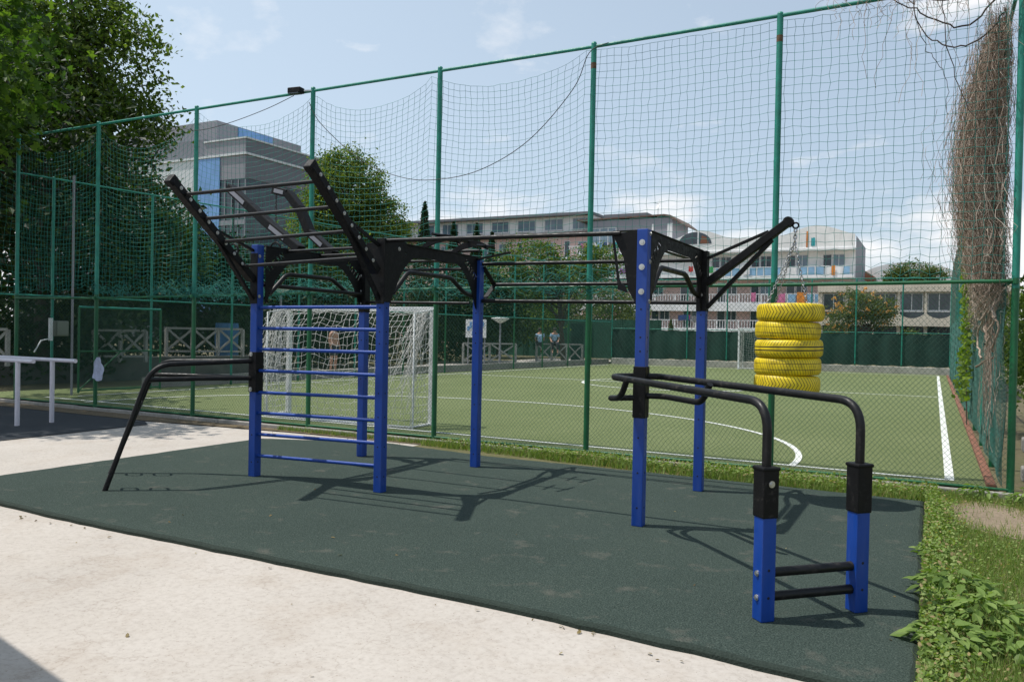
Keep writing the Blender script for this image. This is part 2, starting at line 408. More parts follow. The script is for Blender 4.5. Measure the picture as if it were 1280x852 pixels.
def inset(poly, d):
    c = np.mean(poly, 0); P = np.array(poly); n = len(P); out = []
    for i in range(n):
        a, b, c_ = P[i - 1], P[i], P[(i + 1) % n]
        n1 = np.array([-(b - a)[1], (b - a)[0]]); n1 /= np.linalg.norm(n1)
        n2 = np.array([-(c_ - b)[1], (c_ - b)[0]]); n2 /= np.linalg.norm(n2)
        k = n1 + n2; k /= (1 + n1 @ n2); out.append(b + k * d)
    return out
def densify(poly, step=.12, jit=.012):
    out = []
    P = [np.array(p) for p in poly]
    for i in range(len(P)):
        a, b = P[i], P[(i + 1) % len(P)]; L = np.linalg.norm(b - a); k = max(1, int(L / step)); nn = np.array([-(b - a)[1], (b - a)[0]]) / L
        for j in range(k): out.append(a + (b - a) * j / k + nn * rng.normal(0, jit) * (.4 + .6 * (j > 0)))
    return out
m = MB(); lay = []
dd = densify(outer, .15, .006)
for d, zz in ((0, -.06), (.0, -.020), (.012, -.009), (.035, -.002), (.08, .0)):
    lay.append([(p[0], p[1], zz) for p in inset(dd, d)] if d else [(p[0], p[1], zz) for p in dd])
n = len(dd); V = [v for l in lay for v in l]; Fc = []
for k in range(4):
    for i in range(n): j = (i + 1) % n; Fc.append((k * n + i, k * n + j, (k + 1) * n + j, (k + 1) * n + i))
Fc.append(tuple(range(4 * n, 5 * n)))
nside = 4 * n
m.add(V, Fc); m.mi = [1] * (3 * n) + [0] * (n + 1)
rub_edge = mat_layers('darker_rubber_edge', [(.35, (.014, .024, .019)), (.65, (.026, .040, .032))], 3, [(.3, (.007, .012, .009)), (.7, (.046, .062, .05))], 80, .5, bump=.8, bscale=90)[0]  # rim tone, darker than the mat's top surface
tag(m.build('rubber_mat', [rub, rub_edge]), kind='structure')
ZM = .0
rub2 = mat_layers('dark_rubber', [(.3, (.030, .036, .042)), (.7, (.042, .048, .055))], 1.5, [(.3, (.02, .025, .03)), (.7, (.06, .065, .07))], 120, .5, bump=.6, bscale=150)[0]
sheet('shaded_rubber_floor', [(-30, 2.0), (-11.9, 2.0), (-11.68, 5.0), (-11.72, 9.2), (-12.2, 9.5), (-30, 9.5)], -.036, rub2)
litter = mat_layers('leaf_litter', [(.35, (.05, .04, .025)), (.65, (.16, .12, .075))], 6, [(.4, (.04, .035, .02)), (.6, (.25, .19, .12))], 50, .6)[0]
sheet('litter_strip', [(-30, 9.5), (-12.2, 9.5), (-9.2, 9.8), (-6.6, 9.87), (-6.6, 9.99), (-30, 9.99)], -.030, litter)

# football pitch
turf, nt, bs = mat_layers('artificial_turf', [(.3, (.115, .15, .055)), (.7, (.185, .215, .095))], .45, [(.32, (.055, .085, .02)), (.5, (.14, .178, .07)), (.68, (.27, .29, .16))], 34, .6, rough=.95, bump=.9, bscale=60, bdist=.03)
sheet('football_pitch', [(-19.5, 10.32), (.66, 10.32), (.66, 42.25), (-15.4, 40.95)], .006, turf)
def line_strip(name, path, wd, zc, mat):
    P = np.array(path, float); T = np.gradient(P, axis=0); T /= np.linalg.norm(T, axis=1, keepdims=True); nn = np.stack([-T[:, 1], T[:, 0]], 1)
    m = MB(); k = len(P)
    V = np.concatenate([np.c_[P + nn * wd / 2, np.full(k, zc)], np.c_[P - nn * wd / 2, np.full(k, zc)]])
    m.add(V, [(i, i + k, i + k + 1, i + 1) for i in range(k - 1)])
    return tag(m.build(name, mat), kind='structure')
chalk = mat_layers('pitch_line', [(.3, (.58, .60, .56)), (.7, (.74, .76, .73))], 4, [(.3, (.30, .36, .25)), (.5, (.66, .68, .64))], 60, .35, bump=.2)[0]
line_strip('pitch_line', [(-17.3, 10.95), (-9, 10.93), (.19, 10.72)], .075, .012, chalk)
line_strip('pitch_line', [(.21, 10.70), (.24, 41.0)], .10, .012, chalk)
a = np.linspace(R(-3), R(183), 60)
line_strip('pitch_line', np.stack([-8.55 + 7.0 * np.cos(a), 10.98 + 5.75 * np.sin(a)], 1), .085, .016, chalk)
a = np.linspace(0, R(360), 70)
line_strip('pitch_line', np.stack([-7.6 + 2.9 * np.cos(a), 25.9 + 2.9 * np.sin(a)], 1), .09, .012, chalk)
line_strip('pitch_line', [(-15.6, 25.9), (.15, 25.9)], .09, .0165, chalk)
line_strip('pitch_line', [(-17.0, 11.5), (-15.0, 39.6)], .09, .0125, chalk)
line_strip('pitch_line', [(-15.0, 39.8), (.2, 40.6)], .10, .017, chalk)
pale_path = mat_layers('pale_path', [(.3, (.30, .28, .25)), (.7, (.42, .39, .35))], 1, [(.3, (.25, .23, .2)), (.7, (.45, .42, .38))], 20, .4)[0]
sheet('path', [(-21.3, 23.0), (-18.0, 23.0), (-16.6, 40), (-16.6, 47), (-21.5, 47)], -.012, pale_path)

# kerbs
m = MB()
x = -17.8
while x < 2.6:
    L = .98; m.bb(x, x + L - .006, 9.99, 10.085, -.05, .03 + random.uniform(-.006, .006)); x += L
tag(m.build('kerb', M['kerb'], bevel=.012), kind='structure')

# ------------------------------------------------------------------ fences
def wob(u, seed, amp):
    r_ = np.random.default_rng(seed); o = np.zeros_like(u)
    for k in range(5): o = o + np.sin(u * r_.uniform(.8, 5.5) + r_.uniform(0, 6.3)) * amp / (1 + k * .6)
    return o
def fence_pt(A, B, u, zz, off=0):
    A = np.array(A); B = np.array(B); d = (B - A) / np.linalg.norm(B - A); n_ = np.array([-d[1], d[0]])
    P = A[None] + u.reshape(-1, 1) * d + np.reshape(off, (-1, 1)) * n_
    return np.c_[P, zz.reshape(-1)]
def cord_net(A, B, z0, z1, cell, r, seed, sag=None, warp=.02, seg=None, bunch=0.):
    """knotted square net hung between two points; sag(u) lowers the head line"""
    L = math.dist(A, B); m = MB()
    nu = int(L / cell); nv = int((z1 - z0) / cell)
    us = np.linspace(0, L, nu + 1); vs = np.linspace(0, 1, nv + 1)
    U, Vv = np.meshgrid(us, vs, indexing='ij')
    top = z1 - (sag(U) if sag else 0)
    lo = z0 + 0 * U
    Z = lo + (top - lo) * Vv + (1 - Vv) ** 7 * (wob(U * 1.3, seed + 9, .02) + bunch * np.abs(wob(U * 2.3, seed + 10, .12)))
    r_ = np.random.default_rng(seed)
    Z = Z + wob(U * 1.1 + Vv * 2.2, seed, warp * .7) + r_.normal(0, cell * .05, U.shape)
    Ux = U + wob(Vv * 4 + U * .7, seed + 1, warp) + r_.normal(0, cell * .055, U.shape)
    off = wob(U * .5 + Vv * 1.7, seed + 2, .014) + .04
    P = fence_pt(A, B, Ux, Z, off.reshape(-1)).reshape(nu + 1, nv + 1, 3)
    m.thread(P, r); m.thread(P.transpose(1, 0, 2), r)
    return m
def chain_link(A, B, z0, z1, cell, r, seed, warp=.012, seg=6):
    L = math.dist(A, B); h = z1 - z0; m = MB(); s = np.linspace(0, 1, seg)
    for sgn in (1, -1):
        c = np.arange(-h, L + h, cell)
        if sgn == 1: u0_ = c; u1_ = c + h * .9
        else: u0_ = c + h * .9; u1_ = c
        # clip each diagonal to the panel
        P = []
        ta = np.clip(np.where(u1_ > u0_, (0 - u0_), (L - u0_)) / (u1_ - u0_), 0, 1)
        tb = np.clip(np.where(u1_ > u0_, (L - u0_), (0 - u0_)) / (u1_ - u0_), 0, 1)
        ok = tb - ta > .01
        ta = ta[ok]; tb = tb[ok]; a0 = u0_[ok]; a1 = u1_[ok]
        T = ta[:, None] + (tb - ta)[:, None] * s[None]
        U = a0[:, None] + (a1 - a0)[:, None] * T; Z = z0 + h * T
        U2 = U + wob(U * .9 + Z * 1.7, seed, warp); Z2 = Z + wob(U * 1.2 - Z * 1.1, seed + 3, warp * .8)
        off = wob(U * .6 + Z, seed + 4, .018) + .003 * sgn
        m.thread(fence_pt(A, B, U2, Z2, off.reshape(-1)).reshape(len(a0), seg, 3), r)
    return m
def fence_post(root, x, y, ztop, r=.038, split=2.2, rust=False, name='post'):
    m = MB(); m.tube([(x, y, -.05), (x, y, split)], r, 14, mi=0); m.tube([(x, y, split), (x, y, ztop)], r * .985, 14, mi=1)
    m.tube([(x, y, split - .01), (x, y, split + .015)], r * 1.06, 14, mi=0)
    if rust: m.tube([(x, y, ztop - .34), (x, y, ztop - .26)], r * 1.012, 14, mi=2)
    m.lathe([(r, 0), (r * .8, .018), (0, .024)], (x, y, ztop), 14, mi=1)
    return m.build(name, [M['green'], M['teal'], M['rust']], root)

# near fence, along y = 10.1
nf = empty('sports_fence', (-8, 10.1, 0), 'tall green sports fence with square cord netting over chain link, just behind the climbing frame', 'fence')
PX = [-17.0, -14.42, -11.72, -9.03, -6.58, -4.13, -1.72, .77]
for i, x in enumerate(PX): fence_post(nf, x, 10.12, 5.54, rust=i in (5, 6))
MB().tube([(-17.0, 10.12, 5.50), (-4.0, 10.12, 5.50), (.77, 10.12, 5.54)], .023, 10).build('top_rail', M['teal'], nf)
m = MB()
zr = [2.15, 2.14, 2.17, 2.21, 2.26, 2.27, 2.27, 2.29]
m.tube([(x, 10.1, q) for x, q in zip(PX, zr)], .021, 10); m.build('middle_rail', M['green'], nf)
MB().tube([(-17.0, 10.1, .055), (.77, 10.1, .055)], .015, 8).build('bottom_rail', M['green'], nf)
def sag_near(U):
    x = -17.0 + U; s = np.zeros_like(x)
    for a, b, d in ((-17, -14.42, .42), (-14.42, -11.72, .55), (-11.72, -9.03, .42), (-9.03, -6.75, .40), (-6.75, -4.25, .30), (-4.25, -1.72, .05), (-1.72, .77, .04)):
        t = np.clip((x - a) / (b - a), 0, 1); s += np.where((x >= a) & (x < b), d * (4 * t * (1 - t)) ** .75, 0)
    return s + .02
cord_net((-17.0, 10.1), (.76, 10.1), 2.26, 5.5,   .100, .0027, 11, sag_near, .007, bunch=.6).build('net', M['net'], nf)
chain_link((-17.0, 10.1), (.76, 10.1), .05, 2.22, .058, .0017, 21, warp=.02, seg=9).build('chain_link', M['wire'], nf)
# tangled foot of the net, lashed to the rail
m = MB()
for i in range(420):
    x0 = rng.uniform(-14.5, -3.2) if i % 4 else rng.uniform(-12.5, -7.2); z0 = 2.16 + abs(rng.normal(0, .10)); L = rng.uniform(.15, .5); s = np.linspace(0, 1, 7)
    p = np.stack([x0 + (s - .5) * L + rng.normal(0, .012, 7), 10.07 + rng.normal(0, .012, 7), z0 + rng.normal(0, .028, 7) + .07 * np.sin(s * rng.uniform(2, 8))], 1)
    m.thread(p[None], .0030)
m.build('net_fringe', M['net'], nf)
# clamps that carry the rail at the posts
for x, q in zip(PX[1:], zr[1:]):
    MB().tube([(x, 10.07, q - .03), (x, 10.07, q + .03)], .03, 10).build('clamp', M['green'], nf)

# right-hand fence, running away from the camera
rf = empty('side_fence', (.72, 25, 0), 'long green side fence running away on the right of the pitch, wrapped in dry creeper', 'fence')
ys = [12.6, 15.05, 17.5, 19.95, 22.4, 24.85, 27.3, 29.75, 32.2, 34.65, 37.1, 39.55]
for y in ys: fence_post(rf, .74, y, 5.5 if y < 20 else 4.9, split=.1)
MB().tube([(.74, 10.12, 5.5), (.74, 20, 5.45), (.74, 26, 5.0), (.74, 41.5, 4.9)], .022, 8).build('top_rail', M['teal'], rf)
MB().tube([(.72, 10.12, 2.28), (.72, 41.5, 2.3)], .02, 8).build('middle_rail', M['teal'], rf)
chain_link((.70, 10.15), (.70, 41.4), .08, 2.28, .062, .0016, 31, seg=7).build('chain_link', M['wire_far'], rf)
cord_net((.70, 10.15), (.70, 30), 2.3, 5.35, .12, .0024, 33, None, .03).build('net', M['net'], rf)
m = MB()
pts = [(26, 2.31), (41.4, 2.31), (41.4, 4.7), (33, 4.75), (29, 4.3), (27, 3.4)]
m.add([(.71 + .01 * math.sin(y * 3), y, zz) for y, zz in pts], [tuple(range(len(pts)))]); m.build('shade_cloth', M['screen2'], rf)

m = MB(); m.bb(.57, .66, 10.4, 41.4, -.02, .055)
tag(m.build('kerb', M['brick'], bevel=.01), kind='structure')

# left fence beyond the pitch corner
LA, LB = (-17.95, 10.2), (-15.35, 41.0)
lf = empty('side_fence', (LA[0], 20, 0), 'green side fence with thin posts along the left edge of the pitch', 'fence')
for k, t in enumerate(np.linspace(0.04, 1, 13)):
    fence_post(lf, LA[0] + (LB[0] - LA[0]) * t, LA[1] + (LB[1] - LA[1]) * t, 4.95, r=.032, split=.1 if k < 5 else 2.2)
for zz, nm in ((4.93, 'top_rail'), (2.25, 'middle_rail')):
    MB().tube([(LA[0], LA[1], zz), (LB[0], LB[1], zz)], .019, 8).build(nm, M['teal'], lf)
cord_net(LA, LB, 2.28, 4.9, .125, .0022, 43, lambda U: .25 * np.abs(np.sin(U * math.pi / 2.46)) ** .8, .03).build('net', M['net'], lf)
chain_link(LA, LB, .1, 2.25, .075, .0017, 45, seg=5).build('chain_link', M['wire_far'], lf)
m = MB(); m.bar((LA[0] - .1, LA[1] + 3.8, .12), (LB[0] - .1, LB[1] - .3, .12), .12, .32); tag(m.build('kerb', M['kerb'], bevel=.015), kind='structure')
# gate frame and its fittings
gt = empty('pitch_gate', (-17.5, 12.9, 0), 'green metal gate standing open in the shaded left corner of the pitch', 'gate')
m = MB()
ga, gb = np.array([-17.35, 11.75]), np.array([-17.1, 13.75])
for p in (ga, gb): m.tube([(p[0], p[1], .05), (p[0], p[1], 2.02)], .025, 8)
for q in (.1, 1.0): m.tube([(ga[0], ga[1], q), (gb[0], gb[1], q)], .018, 8)
m.tube([(ga[0], ga[1], .1), ((ga[0] + gb[0]) / 2, (ga[1] + gb[1]) / 2, 1.0)], .015, 6)
m.build('gate_frame', M['green'], gt)
MB().tube([(ga[0], ga[1], 2.02), (gb[0], gb[1], 2.02)], .026, 8).build('lintel', M['teal'], gt)
chain_link(tuple(ga), tuple(gb), .1, 2.0, .06, .0016, 47, seg=4).build('chain_link', M['wire_far'], gt)
# pale lamp-white pole with cabinet
t = empty('service_pole', (-17.45, 11.9, 0), 'pale slim service pole beside the shaded gate on the left', 'pole')
MB().tube([(-17.4, 11.62, 0), (-17.4, 11.62, 5.0)], .026, 10).build('pole', M['greyclad'], t)
t = empty('electrical_box', (-17.3, 11.45, 1.5), 'grey green electrical box fixed to the pale pole by the gate', 'electrical box')
m = MB(); m.box((-17.3, 11.28, 1.52), (.10, .32, .34)); m.build('cabinet', M['plastic_grey'], t, bevel=.012)
m = MB(); m.box((-17.225, 11.28, 1.52), (.02, .27, .29)); m.build('cabinet_door', M['plastic_grey'], t, bevel=.006)
m = MB(); m.box((-17.3, 11.05, 1.5), (.07, .06, .5)); m.tube([(-17.3, 11.05, 1.3), (-17.32, 10.85, 1.25), (-17.32, 10.7, 1.0)], .015, 6); m.build('conduit', M['lightstrip'], t)
# cloth hung on the fence
m = MB(); k = 9
V = []; Fc = []
for i in range(k):
    for j in range(k):
        u_, v_ = i / (k - 1) - .5, j / (k - 1)
        ww = .05 + .17 * math.sin(min(1, v_ * 1.3) * math.pi * .62) 
        V.append((-14.2 + u_ * 2 * ww * .7, 10.03 - .02 * math.sin(i * 2.4 + j) - .01, 1.0 - v_ * (.40 + .06 * math.cos(u_ * 3))))
for i in range(k - 1):
    for j in range(k - 1): Fc.append((i * k + j, (i + 1) * k + j, (i + 1) * k + j + 1, i * k + j + 1))
m.add(V, Fc, 0, True)
cl_ = mat_plain('pale_cloth', (.48, .52, .66), .9, var=.25, scale=9)
tag(m.build('cloth', cl_, loc=(-14.2, 10.05, 1.0)), 'small pale blue cloth hung on the chain link at the left', 'cloth')

# far fence, wall and shade screen
FA, FB = (-15.35, 41.0), (.72, 42.3)
ff = empty('back_fence', (-7.5, 41.6, 0), 'far green fence across the end of the pitch, above a low concrete wall', 'fence')
nfar = 9
for t_ in np.linspace(0.0, 1, nfar):
    fence_post(ff, FA[0] + (FB[0] - FA[0]) * t_, FA[1] + (FB[1] - FA[1]) * t_, 4.5, r=.035, split=.4)
MB().tube([(FA[0], FA[1], 4.5), (FB[0], FB[1], 4.5)], .022, 8).build('top_rail', M['teal'], ff)
MB().tube([(FA[0], FA[1], 1.92), (FB[0], FB[1], 1.92)], .018, 8).build('middle_rail', M['teal'], ff)
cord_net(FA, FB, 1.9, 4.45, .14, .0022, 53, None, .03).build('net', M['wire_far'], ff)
M['pale_wall'] = mat_plain('pale_concrete_wall', (.40, .38, .34), .9, var=.3, scale=1.5)
m = MB(); m.bar((FA[0], FA[1] + .1, .10), (FB[0], FB[1] + .1, .10), .3, .46)
tag(m.build('low_wall', M['pale_wall'], bevel=.02), 'low weathered concrete wall along the far end of the pitch', 'wall')
m = MB(); k = 60
V = []
for i in range(k + 1):
    t_ = i / k; x_, y_ = FA[0] + (FB[0] - FA[0]) * t_, FA[1] + (FB[1] - FA[1]) * t_ - .02 + .05 * math.sin(i * 1.7)
    V += [(x_, y_, .33 + (.02 if i % 3 else .06)), (x_, y_ - .02, 1.15), (x_, y_, 1.86 + .02 * math.sin(i * 2.1))]
m.add(V, [(3 * i + j, 3 * i + 3 + j, 3 * i + 4 + j, 3 * i + 1 + j) for i in range(k) for j in (0, 1)], 0, True)
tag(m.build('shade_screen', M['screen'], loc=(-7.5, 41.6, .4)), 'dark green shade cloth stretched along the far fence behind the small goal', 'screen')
m = MB(); m.bb(-30, -15.4, 50, 50.06, -.02, 2.55); 
for x in np.arange(-30, -15, 2.4): m.tube([(x, 49.9, 0), (x, 49.9, 2.6)], .04, 8)
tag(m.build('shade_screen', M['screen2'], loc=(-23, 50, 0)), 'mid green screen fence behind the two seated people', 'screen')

# ------------------------------------------------------------------ the fitness rig
rig = empty('fitness_rig', (-4.4, 7.5, ZM), 'outdoor climbing rig of blue posts, black beams and bars on the green mat', 'climbing frame')
PW = .096
POSTS = {'A': (-6.61, 6.56), 'B': (-4.93, 6.60), 'C': (-6.52, 8.33), 'D': (-4.89, 8.45), 'E': (-2.215, 6.65), 'F': (-2.17, 8.48)}
def blue_post(x, y, z0, z1, rz=0, wd=PW):
    m = MB(); m.box((x, y, (z0 + z1) / 2), (wd, wd, z1 - z0), rz)
    o = m.build('post', [M['blue'], M['hole']], rig, bevel=.006)
    return o
def post_holes(x, y, zs, rz=0, wd=PW):
    m = MB()
    for q in zs:
        for a in (0, math.pi / 2):
            nx, ny = math.sin(a + rz), -math.cos(a + rz)
            m.disc((x + nx * (wd / 2 - .001), y + ny * (wd / 2 - .001), q), (nx, ny, 0), .0085, .0025, 10)
    return m.build('bolt_hole', M['hole'], rig)
for k, (x, y) in POSTS.items():
    top = 2.545 if k in 'AE' else 2.50
    blue_post(x, y, ZM, top)
    post_holes(x, y, [.16, .46, .76, 1.0, 1.5, 1.62, 1.86] if k != 'A' else [.16, .46])
def bolt(p, nrm, r=.022, parent=None):
    m = MB(); c = np.array(p, float); nn = np.array(nrm, float); nn /= np.linalg.norm(nn)
    m.tube([c, c + nn * .004], r, 14, smooth=False); m.tube([c + nn * .004, c + nn * .012], r * .62, 6, smooth=False)
    return m.build('bolt', M['zinc'], parent or rig)
# E's three big bolts on its front, side bolts
for q in (2.43, 2.22, 2.01):
    bolt((-2.215, 6.65 - PW / 2, q), (0, -1, 0), .026)
for q in (2.51, 2.27, 1.93): bolt((-2.215 + PW / 2, 6.665, q), (1, 0, 0), .02)

# ladder rungs
for q0, q1 in zip((1.86, 1.63, 1.40, 1.165, .925, .70, .465, .23), (1.87, 1.64, 1.41, 1.18, .95, .72, .49, .26)):
    MB().tube([(-6.61 + PW / 2, 6.56, q0), (-4.93 - PW / 2, 6.60, q1)], .0185, 12).build('rung', M['blue'], rig)

# arched portal plates between front and back posts, with the cut-out word
GLY = {'T': [[(0, 1), (1, 1), (1, .82), (.6, .82), (.6, 0), (.4, 0), (.4, .82), (0, .82)]],
       'I': [[(.38, 0), (.62, 0), (.62, 1), (.38, 1)]],
       'A': [[(0, 0), (.2, 0), (.32, .3), (.68, .3), (.8, 0), (1, 0), (.62, 1), (.38, 1)]],
       'N': [[(0, 0), (.2, 0), (.2, .66), (.78, 0), (1, 0), (1, 1), (.8, 1), (.8, .34), (.22, 1), (0, 1)]]}
def word_polys(word, y0, z0, ang, h, sgn):
    out = []; x = 0
    ca, sa = math.cos(ang), math.sin(ang)
    for ch in word:
        wch = h * (.36 if ch == 'I' else .74)
        for pl in GLY[ch]:
            q = []
            for a_, b_ in pl:
                lx = x + a_ * wch if ch != 'I' else x + (a_ - .38) * h * .8
                lz = b_ * h
                q.append((y0 + sgn * (lx * ca - lz * sa), z0 + lx * sa + lz * ca))
            out.append(q)
        x += wch + h * .2
    return out
def curve_plate(name, outer, holes, xc, th, mat, parent):
    cu = bpy.data.curves.new(name, 'CURVE'); cu.dimensions = '2D'; cu.fill_mode = 'BOTH'; cu.extrude = th / 2
    for pl in [outer] + holes:
        sp_ = cu.splines.new('POLY'); sp_.points.add(len(pl) - 1); sp_.use_cyclic_u = True
        for p, (a_, b_) in zip(sp_.points, pl): p.co = (a_, b_, 0, 1)
    tmp = bpy.data.objects.new('tmp_plate', cu); COL.objects.link(tmp)
    dg = bpy.context.evaluated_depsgraph_get()
    me = bpy.data.meshes.new_from_object(tmp.evaluated_get(dg)); me.name = name
    bpy.data.objects.remove(tmp); bpy.data.curves.remove(cu)
    off = ROOT[rig]
    for v in me.vertices:   # local (a, b, t) -> (x, y, z) = (xc + t, a, b)
        a_, b_, t_ = v.co; v.co = (xc + t_ - off.x, a_ - off.y, b_ - off.z)
    me.materials.clear(); me.materials.append(mat)
    o = bpy.data.objects.new(name, me); COL.objects.link(o); o.parent = parent
    return o
def portal(xc, yf, yb, texts=(True, True), dark=M['black']):
    a, b = yf + PW / 2 - .002, yb - PW / 2 + .002
    mid = (a + b) / 2; W = b - a
    half = []
    # front half of the arch from low on the post to the crown underside (distance from post, height)
    prof = [(.0, 1.90), (.03, 1.93), (.10, 2.08), (.17, 2.19), (.26, 2.29), (.37, 2.375), (.45, 2.41), (.52, 2.418)]
    poly = [(a, 2.53), (a + .16, 2.53), (b - .16, 2.53), (b, 2.53)]
    back = [(b - d, q) for d, q in prof]; front = [(a + d, q) for d, q in prof]
    poly = poly + back + front[::-1]
    holes = []
    if texts[0]: holes += word_polys('TITAN', a + .05, 2.245, R(38), .075, 1)
    if texts[1]: holes += [[(a + b - p, q) for p, q in pl] for pl in word_polys('TITAN', a + .05, 2.245, R(38), .075, 1)]
    o = curve_plate('arch_plate', poly, holes, xc + .022, .006, dark, rig)
    # folded top flange and lower lip
    m = MB(); m.bb(xc - .04, xc + .036, a, b, 2.531, 2.541); m.build('flange', dark, rig, bevel=.003)
    m = MB(); m.bb(xc - .035, xc + .0155, a + .5, b - .5, 2.408, 2.416); m.build('flange', dark, rig)
    # holes punched in the beam
    m = MB()
    for t_ in (.12, .3, .48, .55, .7, .86): m.disc((xc + .0275, a + W * t_, 2.475), (1, 0, 0), .009, .0025, 8)
    m.build('bolt_hole', M['hole'], rig)
    # cranked grip bar hung inside the arch
    g = arc_path([(xc - .005, a + .10, 2.02), (xc - .005, a + .36, 2.25), (xc - .005, b - .55, 2.25), (xc - .005, b - .24, 2.09), (xc - .005, b - .03, 2.06)], .07)
    MB().tube(g, .026, 12).build('grip_bar', M['tube'], rig)
portal(-2.19, 6.65, 8.48, (True, True))
portal(-4.91, 6.60, 8.45, (True, True))
portal(-6.56, 6.56, 8.33, (True, True))
# black sheaths around post heads
def sheath(x, y, z0, z1, wd=PW + .012, rz=0, name='sleeve'):
    m = MB(); m.box((x, y, (z0 + z1) / 2), (wd, wd, z1 - z0), rz); return m.build(name, M['black'], rig, bevel=.005)
sheath(*POSTS['F'], 1.90, 2.535); sheath(*POSTS['C'], 1.86, 2.535); sheath(*POSTS['B'], 1.93, 2.56)
bolt((POSTS['F'][0] - .005, POSTS['F'][1] - PW / 2 - .006, 2.07), (0, -1, 0), .022)
for q in (2.33, 2.13, 1.97): bolt((POSTS['C'][0] - .02, POSTS['C'][1] - PW / 2 - .006, q), (0, -1, 0), .018)
# B: wide gusset plate seen from the front
bx, by = POSTS['B']
m = MB(); m.prism([(by - .07, 2.55), (by + .3, 2.55), (by + .26, 2.30), (by + .12, 2.06), (by + .03, 1.92), (by - .07, 1.92)], 'x', bx + .055, bx + .067); m.build('gusset', M['black'], rig, bevel=.002)
m = MB(); m.prism([(bx - .20, 2.52), (bx - .05, 2.52), (bx - .05, 1.95), (bx - .09, 1.98)], 'y', by - .03, by - .02); m.build('gusset', M['black'], rig, bevel=.002)
bolt((bx + .0675, by + .17, 2.47), (1, 0, 0), .02)
# E: slotted hanger plate on the left face; a mirror-like one at B's right
def hanger(xe, y, dirx):
    px = lambda d: xe + dirx * d
    for part in ([(px(.0), 2.53), (px(.21), 2.515), (px(.205), 2.47), (px(.12), 2.30), (px(.075), 2.03), (px(.0), 1.90)],
                 [(px(.212), 2.515), (px(.23), 2.50), (px(.165), 2.03), (px(.078), 2.0), (px(.10), 2.06), (px(.135), 2.08), (px(.155), 2.12), (px(.208), 2.47)]):
        m = MB(); m.prism(part, 'y', y - .008, y + .006); m.build('hanger_plate', M['black'], rig)
    m = MB(); m.bb(px(.0), px(.22), y - .008, y + .05, 2.531, 2.54); m.build('hanger_plate', M['black'], rig)
hanger(POSTS['E'][0] - PW / 2, POSTS['E'][1] - .035, -1)
# D: cranked offset bracket for the middle bar
dx, dy = POSTS['D']
for xx, s_ in ((dx + PW / 2 + .006, 1), (POSTS['F'][0] - PW / 2 - .006, 1)):
    m = MB()
    for a_, b_ in (((xx, dy + .02, 2.42), (xx, dy + .30, 2.22)), ((xx, dy + .30, 2.22), (xx, dy + .02, 2.01))): m.bar(a_, b_, .012, .06, up=(1, 0, 0))
    m.build('offset_bracket', M['black'], rig)
# long bars
def bar(a_, b_, r=.0175, name='pull_up_bar'): return MB().tube([a_, b_], r, 12).build(name, M['tube'], rig)
bar((bx + .0, 6.57, 2.535), (POSTS['E'][0] - .20, 6.605, 2.515), .021)
bar((dx + .04, 8.46, 2.455), (POSTS['F'][0], 8.46, 2.44), .0215)
bar((dx + .05, 8.75, 2.225), (POSTS['F'][0], 8.75, 2.215), .0215)
bar((dx + .04, 8.46, 2.01), (POSTS['F'][0], 8.46, 1.99), .0215)
sl = MB().tube([(dx + .04, 8.46, 2.01), (dx + .30, 8.46, 2.008)], .025, 12).build('bar_sleeve', M['tube'], rig)
# bars between the two left portals
bar((-6.5, 8.37, 2.62), (-4.8, 8.30, 2.60)); bar((-6.52, 8.40, 2.51), (dx, 8.45, 2.50)); bar((-6.52, 8.45, 2.40), (dx, 8.45, 2.40)); bar((-6.52, 8.33, 1.99), (dx - .1, 8.41, 1.98))
bar((-6.60, 6.95, 2.51), (-4.92, 6.98, 2.53)); bar((-6.60, 7.5, 2.51), (-4.92, 7.5, 2.53))
bar((-6.60, 6.62, 2.11), (-6.52, 8.30, 2.09), .023)

# inclined ladder: two box beams leaning out over the front
def incline(x, ytop, ztop, ybot, zbot):
    a_ = np.array((x, ytop, ztop)); b_ = np.array((x, ybot, zbot)); d = (b_ - a_) / np.linalg.norm(b_ - a_)
    m = MB(); m.bar(a_, b_, .075, .10, up=(1, 0, 0)); bm = m.build('incline_beam', M['black'], rig, bevel=.006)
    nrm = np.cross(d, (1, 0, 0)); nrm = nrm if nrm[2] > 0 else -nrm
    m = MB(); m.bar(a_ - d * .035, a_ + d * .04, .11, .086, up=(1, 0, 0)); m.build('end_cap', M['black'], rig, bevel=.012)
    for k in range(8):
        p = a_ + d * (.10 + k * .15)
        bolt(p + np.array((.051, 0, 0)), (1, 0, 0), .019)
    return a_, b_, d
iA = incline(-6.63, 5.43, 3.06, 6.50, 2.16); iB = incline(-4.95, 5.53, 3.09, 6.50, 2.22)
for t_ in (.13, .36, .59, .85):
    pa = iA[0] + (iA[1] - iA[0]) * t_; pb = iB[0] + (iB[1] - iB[0]) * t_
    MB().tube([pa + np.array((.04, 0, 0)), pb - np.array((.04, 0, 0))], .0185, 12).build('pull_up_bar', M['tube'], rig)
